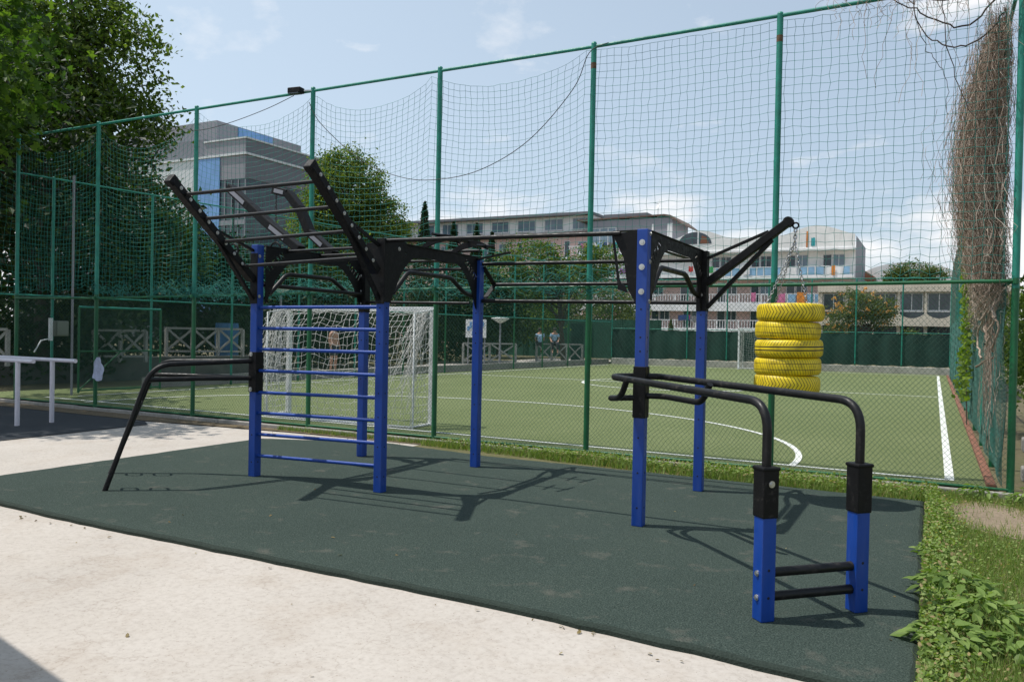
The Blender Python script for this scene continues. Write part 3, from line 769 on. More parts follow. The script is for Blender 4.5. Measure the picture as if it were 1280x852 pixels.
for (x, y), ii, dx_ in ((POSTS['A'], iA, -.02), (POSTS['B'], iB, -.02)):
    p = ii[0] + (ii[1] - ii[0]) * .42
    m = MB(); m.bar((x + dx_, p[1] + .02, p[2] - .02), (x + dx_, y - .04, 1.94), .03, .045, up=(1, 0, 0)); m.build('strut', M['black'], rig)
    p = ii[0] + (ii[1] - ii[0]) * .46
    m = MB(); m.bar((x + dx_, p[1], p[2] + .02), (x + dx_, y + .02, 2.46), .025, .035, up=(1, 0, 0)); m.build('strut', M['black'], rig)
    for q in (2.42, 1.98): bolt((x + PW / 2 + .002, y - .02, q), (1, 0, 0), .018)
    m = MB(); m.bb(x - .052, x + .052, y - .056, y - .049, 1.9, 2.45); m.build('gusset', M['black'], rig)

# ring arms on the far left portal
for y_, cur in ((7.25, False), (7.85, True)):
    a_ = np.array((-6.62, y_, 2.56)); m = MB()
    if not cur:
        pth = [(-6.62, y_, 2.56), (-7.15, y_, 2.90), (-7.42, y_, 3.10), (-7.78, y_, 3.36)]
    else:
        pth = [(-6.62, y_, 2.56), (-7.02, y_, 2.85), (-7.18, y_, 3.15), (-7.38, y_, 3.36), (-7.62, y_, 3.42)]
    for p, q in zip(pth[:-1], pth[1:]): m.bar(p, np.array(q) + (np.array(q) - np.array(p)) * .03, .10, .12, up=(0, 1, 0))
    m.build('ring_arm', M['black'], rig, bevel=.01)
    m = MB(); p, q = np.array(pth[-2]), np.array(pth[-1]); m.bar(p * .8 + q * .2 + (0, -.062, 0), q * .85 + p * .15 + (0, -.062, 0), .05, .004, up=(0, 1, 0)); m.build('arm_plate', M['greyclad'], rig); m = MB()
    p, q = np.array(pth[0]), np.array(pth[1]); m.bar(p * .6 + q * .4 + (0, -.062, 0), q * .85 + p * .15 + (0, -.062, 0), .05, .004, up=(0, 1, 0))
    m.build('arm_plate', M['greyclad'], rig)
def chain(path, link=.035, r=.0042):
    P = np.array(path, float); m = MB(); d = np.linalg.norm(np.diff(P, axis=0), axis=1); L = np.r_[0, np.cumsum(d)]; k = int(L[-1] / (link * .72))
    for i in range(k):
        s_ = (i + .5) * L[-1] / k; c = np.array([np.interp(s_, L, P[:, j]) for j in range(3)])
        j0 = min(len(d) - 1, max(0, np.searchsorted(L, s_) - 1)); t_ = (P[j0 + 1] - P[j0]) / d[j0]; u_, w_ = frame_of(t_); sd = u_ if i % 2 else w_
        a = np.arange(8) * 2 * math.pi / 8
        m.tube([c + t_ * math.cos(x) * link * .5 + sd * math.sin(x) * link * .3 for x in a], r, 4, closed=True)
    return m
for x_, y_, z_ in ((-7.72, 7.25, 3.28), (-7.60, 7.85, 3.36)):
    ch_ = empty('gym_ring', (x_, y_, z_), 'gymnastic ring on a dark chain from the ' + ('straight' if y_ < 7.5 else 'curved') + ' arm of the rig', 'gymnastic ring', 'gymnastic rings on chains')
    chain([(x_, y_, z_), (x_, y_, z_ - .62)]).build('chain', M['darkchain'], ch_)
    a = np.arange(24) * 2 * math.pi / 24
    MB().tube([(x_ + .085 * math.sin(t_), y_, z_ - .70 - .085 * math.cos(t_)) for t_ in a], .012, 8, closed=True).build('ring', M['black'], ch_)
# claw grips on top of the middle portal
for y_, s_ in ((7.35, 1), (7.95, 1)):
    m = MB(); pts = []
    for t_ in np.linspace(0, 1, 9): pts.append((-4.91 + .02 + t_ * .5 - .1, 2.55 + .13 * math.sin(t_ * 2.6) ))
    low = [(p[0], p[1] - .05 - .03 * (1 - abs(2 * i / 8 - 1))) for i, p in enumerate(pts)]
    m.prism(pts + low[::-1], 'y', y_ - .012, y_ + .012); m.build('claw_plate', M['black'], rig)
    m = MB(); m.tube([(-4.55, y_ - .16, 2.60), (-4.5, y_ + .16, 2.62)], .017, 10); m.build('claw_grip', M['tube'], rig); m = MB(); m.tube([(-4.75, y_ - .14, 2.67), (-4.75, y_ + .14, 2.68)], .017, 10)
    m.build('claw_grip', M['tube'], rig)
m = MB(); m.bar((-4.93, 8.40, 2.50), (-4.45, 8.42, 2.58), .05, .02); m.build('claw_plate', M['black'], rig)

# punch-bag arm on F
fx, fy = POSTS['F']
a_ = np.array((fx + .05, fy, 2.20)); b_ = np.array((-1.32, fy, 2.80))
m = MB(); m.bar(a_, b_, .08, .10, up=(0, 1, 0)); m.build('boom', M['black'], rig, bevel=.008)
d = (b_ - a_) / np.linalg.norm(b_ - a_); nv_ = np.array((-d[2], 0, d[0]))
m = MB(); m.tube([b_ + d * .005 + np.array((0, -.043, 0)), b_ + d * .005 + np.array((0, .043, 0))], .052, 16); m.build('end_cap', M['black'], rig)
m = MB(); m.bar((fx + .05, fy, 2.46), a_ + d * .80 + nv_ * .045, .03, .03, up=(0, 1, 0)); m.build('strut', M['black'], rig)
m = MB(); m.bar((fx + .05, fy, 1.94), a_ + d * .78 - nv_ * .045, .04, .05, up=(0, 1, 0)); m.build('strut', M['black'], rig)
m = MB()
for t_ in (.12, .34, .55, .75): m.disc(a_ + d * t_ + np.array((0, -.0405, 0)), (0, -1, 0), .009, .003, 8)
m.build('bolt_hole', M['hole'], rig)
a = np.arange(14) * 2 * math.pi / 14
eye = np.array((-1.245, fy, 2.765))
MB().tube([eye + np.array((math.cos(t_) * .028, 0, math.sin(t_) * .028)) for t_ in a], .009, 8, closed=True).build('eye_bolt', M['black'], rig)

# dip bars on the right
ex, ey = POSTS['E']
def dip_sleeve(x, y, rz=0):
    o = sheath(x, y, .93, 1.37, PW + .016, rz); return o
dip_sleeve(ex, ey); dip_sleeve(*POSTS['A'])
for q in (1.345, .96):
    bolt((ex - PW / 2 - .009, ey - .01, q), (-1, 0, 0), .015); bolt((POSTS['A'][0] - .02, POSTS['A'][1] - PW / 2 - .009, q), (0, -1, 0), .024)
SL, SR = (-.84, 4.83), (-.375, 5.29)
for (x, y) in (SL, SR):
    blue_post(x, y, ZM, .86, R(45), .092)
    post_holes(x, y, [.14, .30], R(45), .092)
    m = MB(); m.box((x, y, .745), (.106, .106, .29), R(45)); m.box((x, y, .885), (.118, .118, .022), R(45)); m.build('sleeve', M['black'], rig, bevel=.008)
bolt((SL[0] + .707 * .054, SL[1] - .707 * .054, .80), (1, -1, 0), .020)
for q in (.135, .275):
    bolt((SL[0] - .707 * .047, SL[1] - .707 * .047, q), (-1, -1, 0), .018)
    MB().tube([(SL[0], SL[1], q), (SR[0], SR[1], q)], .028, 14).build('foot_bar', M['tube'], rig)
ZT = 1.285
dxy = np.array((1, -1)) / math.sqrt(2)
eL = np.array((ex - .20, ey - .23)); eR = np.array((ex + .13, ey + .10))
pL = arc_path([(SL[0], SL[1], .89), (SL[0], SL[1], ZT - .02), (eL[0], eL[1], ZT), (ex - .04, ey + .02, ZT)], .19, 9)
pR = arc_path([(SR[0], SR[1], .89), (SR[0], SR[1], ZT - .02), (eR[0], eR[1], ZT), (ex + .02, ey + .03, ZT)], .19, 9)
MB().tube(pL, .027, 14).build('dip_bar', M['tube'], rig); MB().tube(pR, .027, 14).build('dip_bar', M['tube'], rig)
lowL = arc_path([(ex - .02, ey, 1.10), (eL[0] - .02, eL[1] + .02, 1.10), (eL[0] + .16, eL[1] - .17, 1.12), (eL[0] + .24, eL[1] - .25, ZT - .01)], .09, 8)
lowR = arc_path([(ex + .02, ey, 1.12), (eR[0] + .05, eR[1] - .05, 1.12), (eR[0] + .50, eR[1] - .50, 1.12), (eR[0] + .58, eR[1] - .58, ZT - .01)], .09, 8)
MB().tube(lowL, .025, 12).build('grip_bar', M['tube'], rig); MB().tube(lowR, .025, 12).build('grip_bar', M['tube'], rig)
# dip bars on the left, both legs bent straight into the mat
ax, ay = POSTS['A']
for foot, bend in (((-7.22, 5.18), (-6.98, 5.52)), ((-8.015, 5.815), (-7.70, 6.165))):
    up_ = arc_path([(foot[0], foot[1], ZM - .01), (bend[0], bend[1], 1.24), (ax - .02, ay - .02, 1.27)], .20, 9)
    MB().tube(up_, .026, 14).build('dip_bar', M['tube'], rig)
    k_ = np.array(foot) * .12 + np.array(bend) * .88
    MB().tube([(k_[0], k_[1], 1.09), ((k_[0] + ax) / 2, (k_[1] + ay) / 2, 1.09), (ax - .02, ay - .02, 1.08)], .024, 12).build('grip_bar', M['tube'], rig)
    # inward D-shaped grips on the sloping leg
    f3 = np.array((*foot, ZM)); b3 = np.array((*bend, 1.24)); other = np.array((-7.6, 5.6, .5))
    side = np.array((-.80, .60, 0.)) if foot[1] < 5.5 else np.array((.80, -.60, 0.))
    for f0, f1 in ((.17, .33), (.46, .64)):
        p0 = f3 + (b3 - f3) * f0; p1 = f3 + (b3 - f3) * f1
        MB().tube(arc_path([p0, p0 + side * .15, p1 + side * .15, p1], .06, 6), .014, 8).build('grip_bar', M['tube'], rig)

# ------------------------------------------------------------------ hanging tyre stack
def tyre_mat(kind):
    m, nt, bs, out = nodes_of('yellow_tyre_' + str(kind))
    tc = N(nt, 'ShaderNodeTexCoord'); sp_ = N(nt, 'ShaderNodeSeparateXYZ'); nt.links.new(tc.outputs['Object'], sp_.inputs[0])
    def mt(op, a, b=None, c=False):
        n = N(nt, 'ShaderNodeMath'); n.operation = op; n.use_clamp = c
        for i, x in enumerate((a, b)):
            if x is None: continue
            if isinstance(x, (int, float)): n.inputs[i].default_value = x
            else: nt.links.new(x, n.inputs[i])
        return n.outputs[0]
    ang = mt('ARCTAN2', sp_.outputs[1], sp_.outputs[0]); az = mt('ABSOLUTE', sp_.outputs[2]); r2 = mt('SQRT', mt('ADD', mt('MULTIPLY', sp_.outputs[0], sp_.outputs[0]), mt('MULTIPLY', sp_.outputs[1], sp_.outputs[1])))
    K = 58 / (2 * math.pi)
    if kind == 0:
        ph = mt('ADD', mt('MULTIPLY', ang, K), mt('MULTIPLY', az, 17)); g = mt('LESS_THAN', mt('FRACT', mt('ADD', ph, 40.)), .18)
    elif kind == 1:
        ph = mt('ADD', mt('MULTIPLY', ang, K * 1.25), mt('MULTIPLY', sp_.outputs[2], 11)); g = mt('LESS_THAN', mt('FRACT', mt('ADD', ph, 40.)), .13)
        g = mt('MAXIMUM', g, mt('LESS_THAN', mt('ABSOLUTE', mt('SUBTRACT', az, .03)), .0022))
    else:
        ph = mt('ADD', mt('MULTIPLY', ang, K * 1.1), mt('MULTIPLY', mt('MULTIPLY', az, az), -170)); g = mt('MULTIPLY', mt('LESS_THAN', mt('FRACT', mt('ADD', ph, 40.)), .15), mt('GREATER_THAN', az, .032))
        g = mt('MAXIMUM', g, mt('LESS_THAN', mt('ABSOLUTE', mt('SUBTRACT', az, .017)), .006))
    g = mt('MULTIPLY', g, mt('LESS_THAN', az, .080)); g = mt('MULTIPLY', g, mt('GREATER_THAN', r2, .28))
    nz = N(nt, 'ShaderNodeTexNoise'); nz.inputs['Scale'].default_value = 9; nz.inputs['Detail'].default_value = 6; nt.links.new(tc.outputs['Object'], nz.inputs['Vector'])
    gg = mt('MULTIPLY', g, mt('ADD', .7, nz.outputs['Fac'], True))
    ry = ramp(nt, nz.outputs['Fac'], [(.3, (.42, .31, .006)), (.5, (.74, .55, .008)), (.75, (.80, .61, .012))])
    n3 = N(nt, 'ShaderNodeTexNoise'); n3.inputs['Scale'].default_value = 22; n3.inputs['Detail'].default_value = 8; n3.inputs['Roughness'].default_value = .75; nt.links.new(tc.outputs['Object'], n3.inputs['Vector'])
    gg = mt('MAXIMUM', gg, mt('MULTIPLY', mt('SUBTRACT', n3.outputs['Fac'], .585), 6., True))
    mx = N(nt, 'ShaderNodeMixRGB'); nt.links.new(gg, mx.inputs[0]); nt.links.new(ry.outputs[0], mx.inputs[1]); mx.inputs[2].default_value = (.010, .008, .002, 1)
    ins = mt('LESS_THAN', r2, .235); mi = N(nt, 'ShaderNodeMixRGB'); nt.links.new(ins, mi.inputs[0]); nt.links.new(mx.outputs[0], mi.inputs[1]); mi.inputs[2].default_value = (.012, .012, .012, 1)
    nt.links.new(mi.outputs[0], bs.inputs['Base Color']); bs.inputs['Roughness'].default_value = .5
    bp = N(nt, 'ShaderNodeBump'); bp.inputs['Strength'].default_value = .9; bp.inputs['Distance'].default_value = .008; bp.invert = True
    nt.links.new(g, bp.inputs['Height']); nt.links.new(bp.outputs[0], bs.inputs['Normal'])
    return m
TM = [tyre_mat(0), tyre_mat(1), tyre_mat(2)]
ts = empty('tyre_stack', (-1.29, fy, 1.09), 'stack of five yellow painted tyres hanging on a chain from the rig arm', 'hanging tyres')
prof = [(.20, -.062), (.225, -.078), (.27, -.088), (.305, -.084), (.322, -.070), (.329, -.045), (.331, 0), (.329, .045), (.322, .070), (.305, .084), (.27, .088), (.225, .078), (.20, .062), (.215, .03), (.285, .01), (.285, -.01), (.215, -.03)]
for i, (ox, oy, kd, sc_) in enumerate(((-.008, 0, 0, .965), (-.006, .006, 1, .975), (.004, -.004, 2, .99), (-.010, .004, 1, .955), (.012, .0, 0, .985))):
    m = MB(); m.lathe(prof, (0, 0, 0), 72, closed=True)
    o = m.build('tyre', TM[kd]); o.parent = ts
    o.location = (ox, oy, .088 + i * .178); o.rotation_euler = (R(random.uniform(-1.3, 1.3)), R(random.uniform(-1.3, 1.3)), R(i * 47)); o.scale = (sc_, sc_, 1)
ye = (-1.245, fy, 2.735); yk = (-1.25, fy, 2.60)
chain([ye, yk], .045, .007).build('chain', M['chrome'], ts)
for q in ((-1.50, fy - .06, 1.97), (-1.12, fy + .0, 1.97), (-1.45, fy + .12, 1.97)): chain([yk, q],   .040, .0042).build('chain', M['chrome'], ts)

# ------------------------------------------------------------------ goals
def goal(name, x0, x1, yp, h, depth, ydir, label, full=True):
    g = empty(name, ((x0 + x1) / 2, yp, 0), label, 'goal')
    for x in (x0, x1): m = MB(); m.bb(x - .04, x + .04, yp - .04, yp + .04, 0, h - .041); m.build('post', M['white'], g, bevel=.006)
    m = MB(); m.bb(x0 - .04, x1 + .04, yp - .04, yp + .04, h - .04, h + .04); m.build('crossbar', M['white'], g, bevel=.006)
    yb = yp + ydir * depth
    for x in (x0, x1):
        m = MB(); m.tube([(x + .05, yb, 0), (x + .05, yb, h * .96), (x + .05, yp, h)], .016, 8); m.build('back_stay', M['lightstrip'], g)
    m = MB(); m.tube([(x0, yp, .03), (x0, yb, .03), (x1, yb, .03), (x1, yp, .03)], .022, 8); m.build('ground_bar', M['white'], g)
    # slack knotted net: back, two sides and roof
    mm = MB(); c = .115; r_ = np.random.default_rng(5)
    W = x1 - x0; nu = int(W / c); path = [(yp, h), (yp + ydir * depth * .55, h - .07), (yb, h * .80), (yb + ydir * .03, h * .4), (yb, .03)]
    P = np.array(path); d_ = np.r_[0, np.cumsum(np.linalg.norm(np.diff(P, axis=0), axis=1))]; nv = int(d_[-1] / c)
    s_ = np.linspace(0, d_[-1], nv + 1); Y = np.interp(s_, d_, P[:, 0]); Z = np.interp(s_, d_, P[:, 1])
    G = np.zeros((nu + 1, nv + 1, 3))
    U = np.linspace(0, 1, nu + 1)[:, None]
    G[..., 0] = x0 + W * U + r_.normal(0, .016, (nu + 1, nv + 1)) + .03 * np.sin(s_ * 3)[None]
    sagz = .10 * np.abs(np.sin(U * math.pi * 3)) * np.sin(np.linspace(0, 1, nv + 1) * math.pi)[None]
    G[..., 1] = Y[None] + r_.normal(0, .016, (nu + 1, nv + 1)) + ydir * .05 * np.sin(U * 9)
    G[..., 2] = np.maximum(.02, Z[None] + r_.normal(0, .014, (nu + 1, nv + 1)) - sagz)
    mm.thread(G, .0038); mm.thread(G.transpose(1, 0, 2), .0038)
    for x in (x0, x1):
        nd = max(3, int(depth / c) + 2); nh = int(h / c)
        S = np.zeros((nd + 1, nh + 1, 3)); S[..., 0] = x + r_.normal(0, .02, (nd + 1, nh + 1)); S[..., 1] = (yp + ydir * depth * np.linspace(0, 1, nd + 1))[:, None] + r_.normal(0, .016, (nd + 1, nh + 1))
        S[..., 2] = np.linspace(.03, 1, nh + 1)[None] * (h - .2 * np.linspace(0, 1, nd + 1)[:, None]) + r_.normal(0, .012, (nd + 1, nh + 1))
        mm.thread(S, .0042); mm.thread(S.transpose(1, 0, 2), .0042)
    if full:   # bunched loose cord at both corners
        for i in range(90):
            x = (x0 if i % 2 else x1) + rng.normal(0, .10); z1_ = h - abs(rng.normal(0, .05)); n_ = 9; s2 = np.linspace(0, 1, n_)
            q = np.stack([x + rng.normal(0, .02, n_) + (s2 * .3 * (1 if i % 2 else -1) if i % 3 == 0 else 0), yb + rng.normal(0, .03, n_) - ydir * (1 - s2) * depth * .6, z1_ - s2 * (h * rng.uniform(.2, .95))], 1)
            mm.thread(q[None], .004)
    mm.build('net', M['whitenet'], g)
    return g
goal('football_goal', -10.86, -7.62, 11.62, 2.0, .62, -1, 'white football goal with slack net right behind the ladder of the rig')
goal('football_goal', -8.46, -5.46, 40.3, 2.0, .8, 1, 'small white football goal at the far end of the pitch', False)

# ------------------------------------------------------------------ parallel bars at far left
pb = empty('parallel_bars', (-13.2, 8.1, 0), 'pale painted parallel bars standing in shade at the left edge', 'parallel bars')
for y0_, xe in ((7.87, -12.75), (8.45, -12.55)):
    for x in (-13.17, -15.6): MB().tube([(x, y0_, -.05), (x, y0_, 1.0)], .037, 12).build('leg', M['lilac'], pb)
    MB().tube([(-16.1, y0_, 1.02), (xe, y0_, 1.02)], .033, 12).build('rail', M['lilac'], pb)

# ------------------------------------------------------------------ cables and flood light
def cable(pts, r, label):
    P = np.array(pts, float); m = MB(); m.tube(P, r, 6); tag(m.build('cable', M['cable'], loc=tuple(P[0])), label, 'cable')
def smooth(pts, k=6):
    P = np.array(pts, float); n_ = len(P); t_ = np.linspace(0, n_ - 1, (n_ - 1) * k + 1); out = []
    for t in t_:
        i = min(int(t), n_ - 2); f = t - i; p0 = P[max(i - 1, 0)]; p1 = P[i]; p2 = P[i + 1]; p3 = P[min(i + 2, n_ - 1)]
        out.append(.5 * ((2 * p1) + (-p0 + p2) * f + (2 * p0 - 5 * p1 + 4 * p2 - p3) * f * f + (-p0 + 3 * p1 - 3 * p2 + p3) * f ** 3))
    return np.array(out)
cable(smooth([(-3.9, 10.06, 5.5), (-4.17, 10.05, 5.40), (-4.39, 10.04, 4.94), (-5.04, 10.03, 4.31), (-5.8, 10.03, 3.96), (-6.54, 10.03, 3.87), (-7.19, 10.03, 3.95), (-7.96, 10.03, 4.27), (-8.77, 10.03, 4.91), (-9.06, 10.06, 5.3)]), .0055, 'thin dark cable drooping in a long loop across the upper netting')
cable(smooth([(-9.37, 10.04, 5.44), (-9.99, 10.03, 5.28), (-10.91, 10.03, 5.13), (-11.7, 10.03, 5.1), (-12.4, 10.06, 5.35)]), .0055, 'thin dark cable running left from the flood light under the top rail')
fl = empty('flood_light', (-9.2, 10.0, 5.45), 'small dark flood light clamped to the top rail of the fence', 'flood light')
m = MB(); m.box((-9.27, 9.98, 5.49), (.24, .14, .09), R(8)); m.build('housing', M['black'], fl, bevel=.012)
m = MB(); m.box((-9.27, 9.955, 5.437), (.20, .11, .012), R(8)); m.build('lens', M['glass'], fl)
m = MB(); m.bar((-9.12, 10.0, 5.48), (-9.03, 10.1, 5.5), .02, .02); m.build('bracket', M['zinc'], fl)

# ------------------------------------------------------------------ vegetation
def leaf_mesh(mb, C, size, r_, upbias=.35, aspect=.55, shape='diamond', mi=0, sizevar=.35):
    n_ = len(C); nrm = r_.normal(0, 1, (n_, 3)); nrm[:, 2] = np.abs(nrm[:, 2]) * .7 + upbias; nrm /= np.linalg.norm(nrm, axis=1, keepdims=True)
    t = r_.normal(0, 1, (n_, 3)); t -= nrm * np.sum(t * nrm, 1, keepdims=True); t /= np.linalg.norm(t, axis=1, keepdims=True); b = np.cross(nrm, t)
    s_ = size * (1 + r_.uniform(-sizevar, sizevar, (n_, 1)))
    if shape == 'diamond':
        K = [(-.5, 0, 0), (-.05, aspect * .5, .06), (.5, 0, -.05), (-.05, -aspect * .5, .06)]
    elif shape == 'maple':
        K = [(-.5, 0, 0), (-.34, .30, .02), (-.02, .16, .03), (.08, .46, -.03), (.22, .16, .02), (.55, 0, -.06), (.22, -.16, .02), (.08, -.46, -.03), (-.02, -.16, .03), (-.34, -.30, .02)]
    else:
        K = [(-.5, 0, 0), (-.2, aspect * .5, .05), (.2, aspect * .42, .02), (.52, 0, -.08), (.2, -aspect * .42, .02), (-.2, -aspect * .5, .05)]
    k = len(K)
    V = np.stack([C + s_ * (a_ * t + b_ * b + c_ * nrm) for a_, b_, c_ in K], 1).reshape(-1, 3)
    F_ = np.arange(n_ * k).reshape(n_, k)
    mb.addq(V, F_, mi, False)
def crown_points(blobs, n_clump, n_leaf, sig, r_, shell=.55):
    out = []; cl_ = []
    vol = np.array([b[3] * b[4] * b[5] for b in blobs]) ** .7; pr = vol / vol.sum()
    for i in range(n_clump):
        b = blobs[r_.choice(len(blobs), p=pr)]; d_ = r_.normal(0, 1, 3); d_ /= np.linalg.norm(d_)
        rad = shell + (1.06 - shell) * r_.random() ** .7
        c = np.array(b[:3]) + d_ * rad * np.array(b[3:]); cl_.append(c)
        k = max(3, int(n_leaf * r_.uniform(.5, 1.5)))
        P = r_.normal(0, 1, (k, 3)) * sig * r_.uniform(.6, 1.3) * np.array((1, 1, .75)); out.append(c + P)
    return np.concatenate(out), np.array(cl_)
def tree(name, base, top_trunk, blobs, n_clump, n_leaf, sig, size, mat, label, cat='tree', trunk_r=.18, shape='diamond', seed=1, limbs=14, shell=.5, group=None, trunk_name='trunk', lean=(0, 0)):
    r_ = np.random.default_rng(seed)
    t = empty(name, base, label, cat, group)
    pts, cls = crown_points(blobs, n_clump, n_leaf, sig, r_, shell)
    pts = pts[pts[:, 2] > base[2] + .05]
    m = MB(); leaf_mesh(m, pts, size, r_, shape=shape)
    m.build('crown', mat, t)
    m = MB(); b0 = np.array(base, float); tp = np.array((base[0] + lean[0], base[1] + lean[1], top_trunk))
    k = 7; s_ = np.linspace(0, 1, k)
    P = b0 + (tp - b0) * s_[:, None] + np.c_[r_.normal(0, trunk_r * .25, (k, 2)) * (s_[:, None] > 0), np.zeros(k)]
    m.tube(P, trunk_r * (1.25 - .75 * s_), 9)
    for i in range(limbs):
        c = cls[r_.integers(len(cls))]; st = P[r_.integers(max(1, k // 2), k)]
        mid = (st + c) / 2 + r_.normal(0, .12, 3) * np.linalg.norm(c - st) * .5 + np.array((0, 0, .08 * np.linalg.norm(c - st)))
        m.tube(smooth([st, mid, c], 4), np.linspace(trunk_r * .42, trunk_r * .06, 9), 5, caps=False)
    m.build(trunk_name, M['bark'], t)
    return t
L_dark = mat_leaf('leaf_dark', (.008, .020, .005), (.016, .034, .008), (.04, .066, .014), .28)  # deep shade of the left trees is put into these greens
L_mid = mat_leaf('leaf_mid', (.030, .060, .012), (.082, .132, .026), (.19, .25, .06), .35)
L_lime = mat_leaf('leaf_lime', (.06, .10, .018), (.12, .168, .032), (.22, .26, .065), .4)  # yellow-green leaf tones
L_maple = mat_leaf('leaf_maple', (.025, .058, .011), (.058, .115, .02), (.13, .20, .03), .45)
L_conif = mat_leaf('leaf_conifer', (.012, .03, .012), (.025, .052, .02), (.04, .075, .028), .15)
L_yel = mat_leaf('leaf_golden', (.10, .13, .012), (.18, .19, .02), (.25, .24, .03), .3)
L_olive = mat_leaf('leaf_olive', (.05, .08, .025), (.095, .13, .045), (.15, .18, .07), .3)
L_flower = mat_leaf('blossom', (.55, .22, .05), (.68, .34, .10), (.72, .42, .18), .3)
L_grass = mat_leaf('grass_blade', (.095, .15, .03), (.175, .26, .062), (.30, .36, .13), .35, dead=(.30, .235, .12))
L_weed = mat_leaf('weed_leaf', (.10, .16, .035), (.165, .25, .06), (.25, .335, .10), .35)
L_vine = mat_leaf('vine_leaf', (.08, .13, .015), (.15, .22, .025), (.22, .30, .04), .4)

# big trees behind the left corner
tree('broadleaf_tree', (-28.3, 20.2, -.03), 9.5, [(-30.2, 19.0, 13.2, 2.2, 2.4, 3.8), (-28.8, 20.2, 11.6, 2.1, 2.2, 2.6), (-28.4, 20.6, 8.6, 2.0, 2.2, 2.4), (-29.6, 18.6, 8.0, 2.6, 2.5, 3.4), (-31.5, 18, 11, 2.4, 2.6, 4.5), (-27.4, 20.8, 5.4, 2.1, 2.2, 2.0), (-26.2, 21.6, 4.2, 1.2, 1.2, 1.3)], 1000, 46, .40, .21, L_mid, 'tall dense broadleaf tree rising above the fence at the left', trunk_r=.30, seed=3, limbs=40)
tree('maple_tree', (-18.4, 8.6, -.03), 4.6, [(-15.6, 8.15, 7.0, 2.0, 1.6, 2.3), (-16.9, 7.4, 6.3, 2.4, 1.9, 2.6), (-17.2, 7.2, 8.8, 2.4, 2.2, 2.0), (-14.4, 7.5, 6.1, .9, .8, .6), (-19.5, 10.0, 7.4, 1.9, 1.7, 1.5), (-17.9, 9.2, 7.0, 1.5, 1.2, 1.2)], 360, 26, .34, .19, L_maple, 'close maple with large lobed leaves hanging in at the upper left corner', trunk_r=.22, shape='maple', seed=4, limbs=26)  # last two crown blobs are added to shade the pitch's left corner
for i, (x, y, zc, rx, rz_, lab) in enumerate((
        (-22.6, 14.2, 5.4, 2.9, 4.2, 'shaded dark tree leaning over the corner behind the parallel bars'),
        (-28.5, 24.5, 3.4, 3.0, 2.4, 'dark bushy tree behind the crossed white railings'),
        (-24.8, 27.5, 2.6, 2.2, 1.7, 'low dark tree in front of the grey and blue building'),
        (-33, 22, 5.2, 3.4, 4.2, 'deep green tree farthest back in the left shade'))):
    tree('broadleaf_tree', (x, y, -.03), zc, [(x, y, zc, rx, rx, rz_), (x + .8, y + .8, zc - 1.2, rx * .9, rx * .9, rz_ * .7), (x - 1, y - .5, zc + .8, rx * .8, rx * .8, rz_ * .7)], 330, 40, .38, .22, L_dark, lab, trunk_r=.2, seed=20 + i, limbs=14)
for i, (x, y, z_, r_x, lab) in enumerate(((-24.5, 13.6, 1.0, 2.2, 'dark clipped shrub in deep shade behind the parallel bars'), (-27.5, 17.0, 1.4, 2.6, 'dark shrub behind the crossed railing in the left shade'), (-26.5, 24.0, 1.5, 2.6, 'dense dark shrub behind the blue tarp'), (-25, 30, 1.6, 2.2, 'dark rounded shrub behind the left goal post'), (-23.4, 35.0, 1.9, 1.9, 'dark shrub mass behind the white notice board'))):
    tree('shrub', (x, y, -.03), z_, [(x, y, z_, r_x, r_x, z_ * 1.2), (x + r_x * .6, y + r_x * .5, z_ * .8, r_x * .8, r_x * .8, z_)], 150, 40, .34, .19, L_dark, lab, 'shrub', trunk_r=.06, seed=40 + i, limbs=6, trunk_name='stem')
# sunlit lime tree behind the inclined ladder
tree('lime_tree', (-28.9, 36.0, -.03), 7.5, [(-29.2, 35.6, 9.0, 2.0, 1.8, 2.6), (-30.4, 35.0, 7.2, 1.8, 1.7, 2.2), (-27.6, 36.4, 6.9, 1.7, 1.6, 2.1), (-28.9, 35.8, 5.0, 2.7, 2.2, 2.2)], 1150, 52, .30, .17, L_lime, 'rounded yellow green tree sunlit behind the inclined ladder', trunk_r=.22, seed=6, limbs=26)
def conifer(base, h, rad, mat, label, seed, n_=1500, size=.16, group=None):
    r_ = np.random.default_rng(seed); t = empty('cypress', base, label, 'conifer', group)
    u_ = r_.random(n_) ** .8; a = r_.uniform(0, 6.283, n_); rr = rad * (1 - u_) ** .75 * (.35 + .7 * r_.random(n_) ** .4) * (1 + .25 * np.sin(u_ * 34 + a * 2))
    P = np.stack([base[0] + rr * np.cos(a), base[1] + rr * np.sin(a), base[2] + .1 + u_ * h], 1)
    m = MB(); leaf_mesh(m, P, size, r_, upbias=.05); m.build('crown', mat, t)
    MB().tube([base, (base[0], base[1], base[2] + h * .8)], [rad * .14, .02], 6).build('trunk', M['bark'], t)
conifer((-42.2, 62.7, 0), 13.4, 1.5, L_conif, 'slender tall cypress just left of the middle fence post', 61, 2600, .34)
conifer((-39.8, 64.0, 0), 11.6, 1.5, L_conif, 'pointed cypress second from left before the pale building', 62, 2400, .34)
conifer((-37.9, 65.0, 0), 11.5, 1.25, L_conif, 'narrow cypress beside the pale building, third of the row', 63, 2200, .34)
conifer((-36.5, 65.4, 0), 10.7, 1.2, L_conif, 'shortest cypress at the right end of the row', 64, 2000, .34)
conifer((-23.6, 66.6, 0), 3.75, 1.25, L_yel, 'golden yellow thuja left of the big blue post', 65, 1300, .24)
conifer((-20.8, 70.4, 0), 2.9, .5, L_olive, 'small green thuja between the two right hand blue posts', 66, 600, .18)
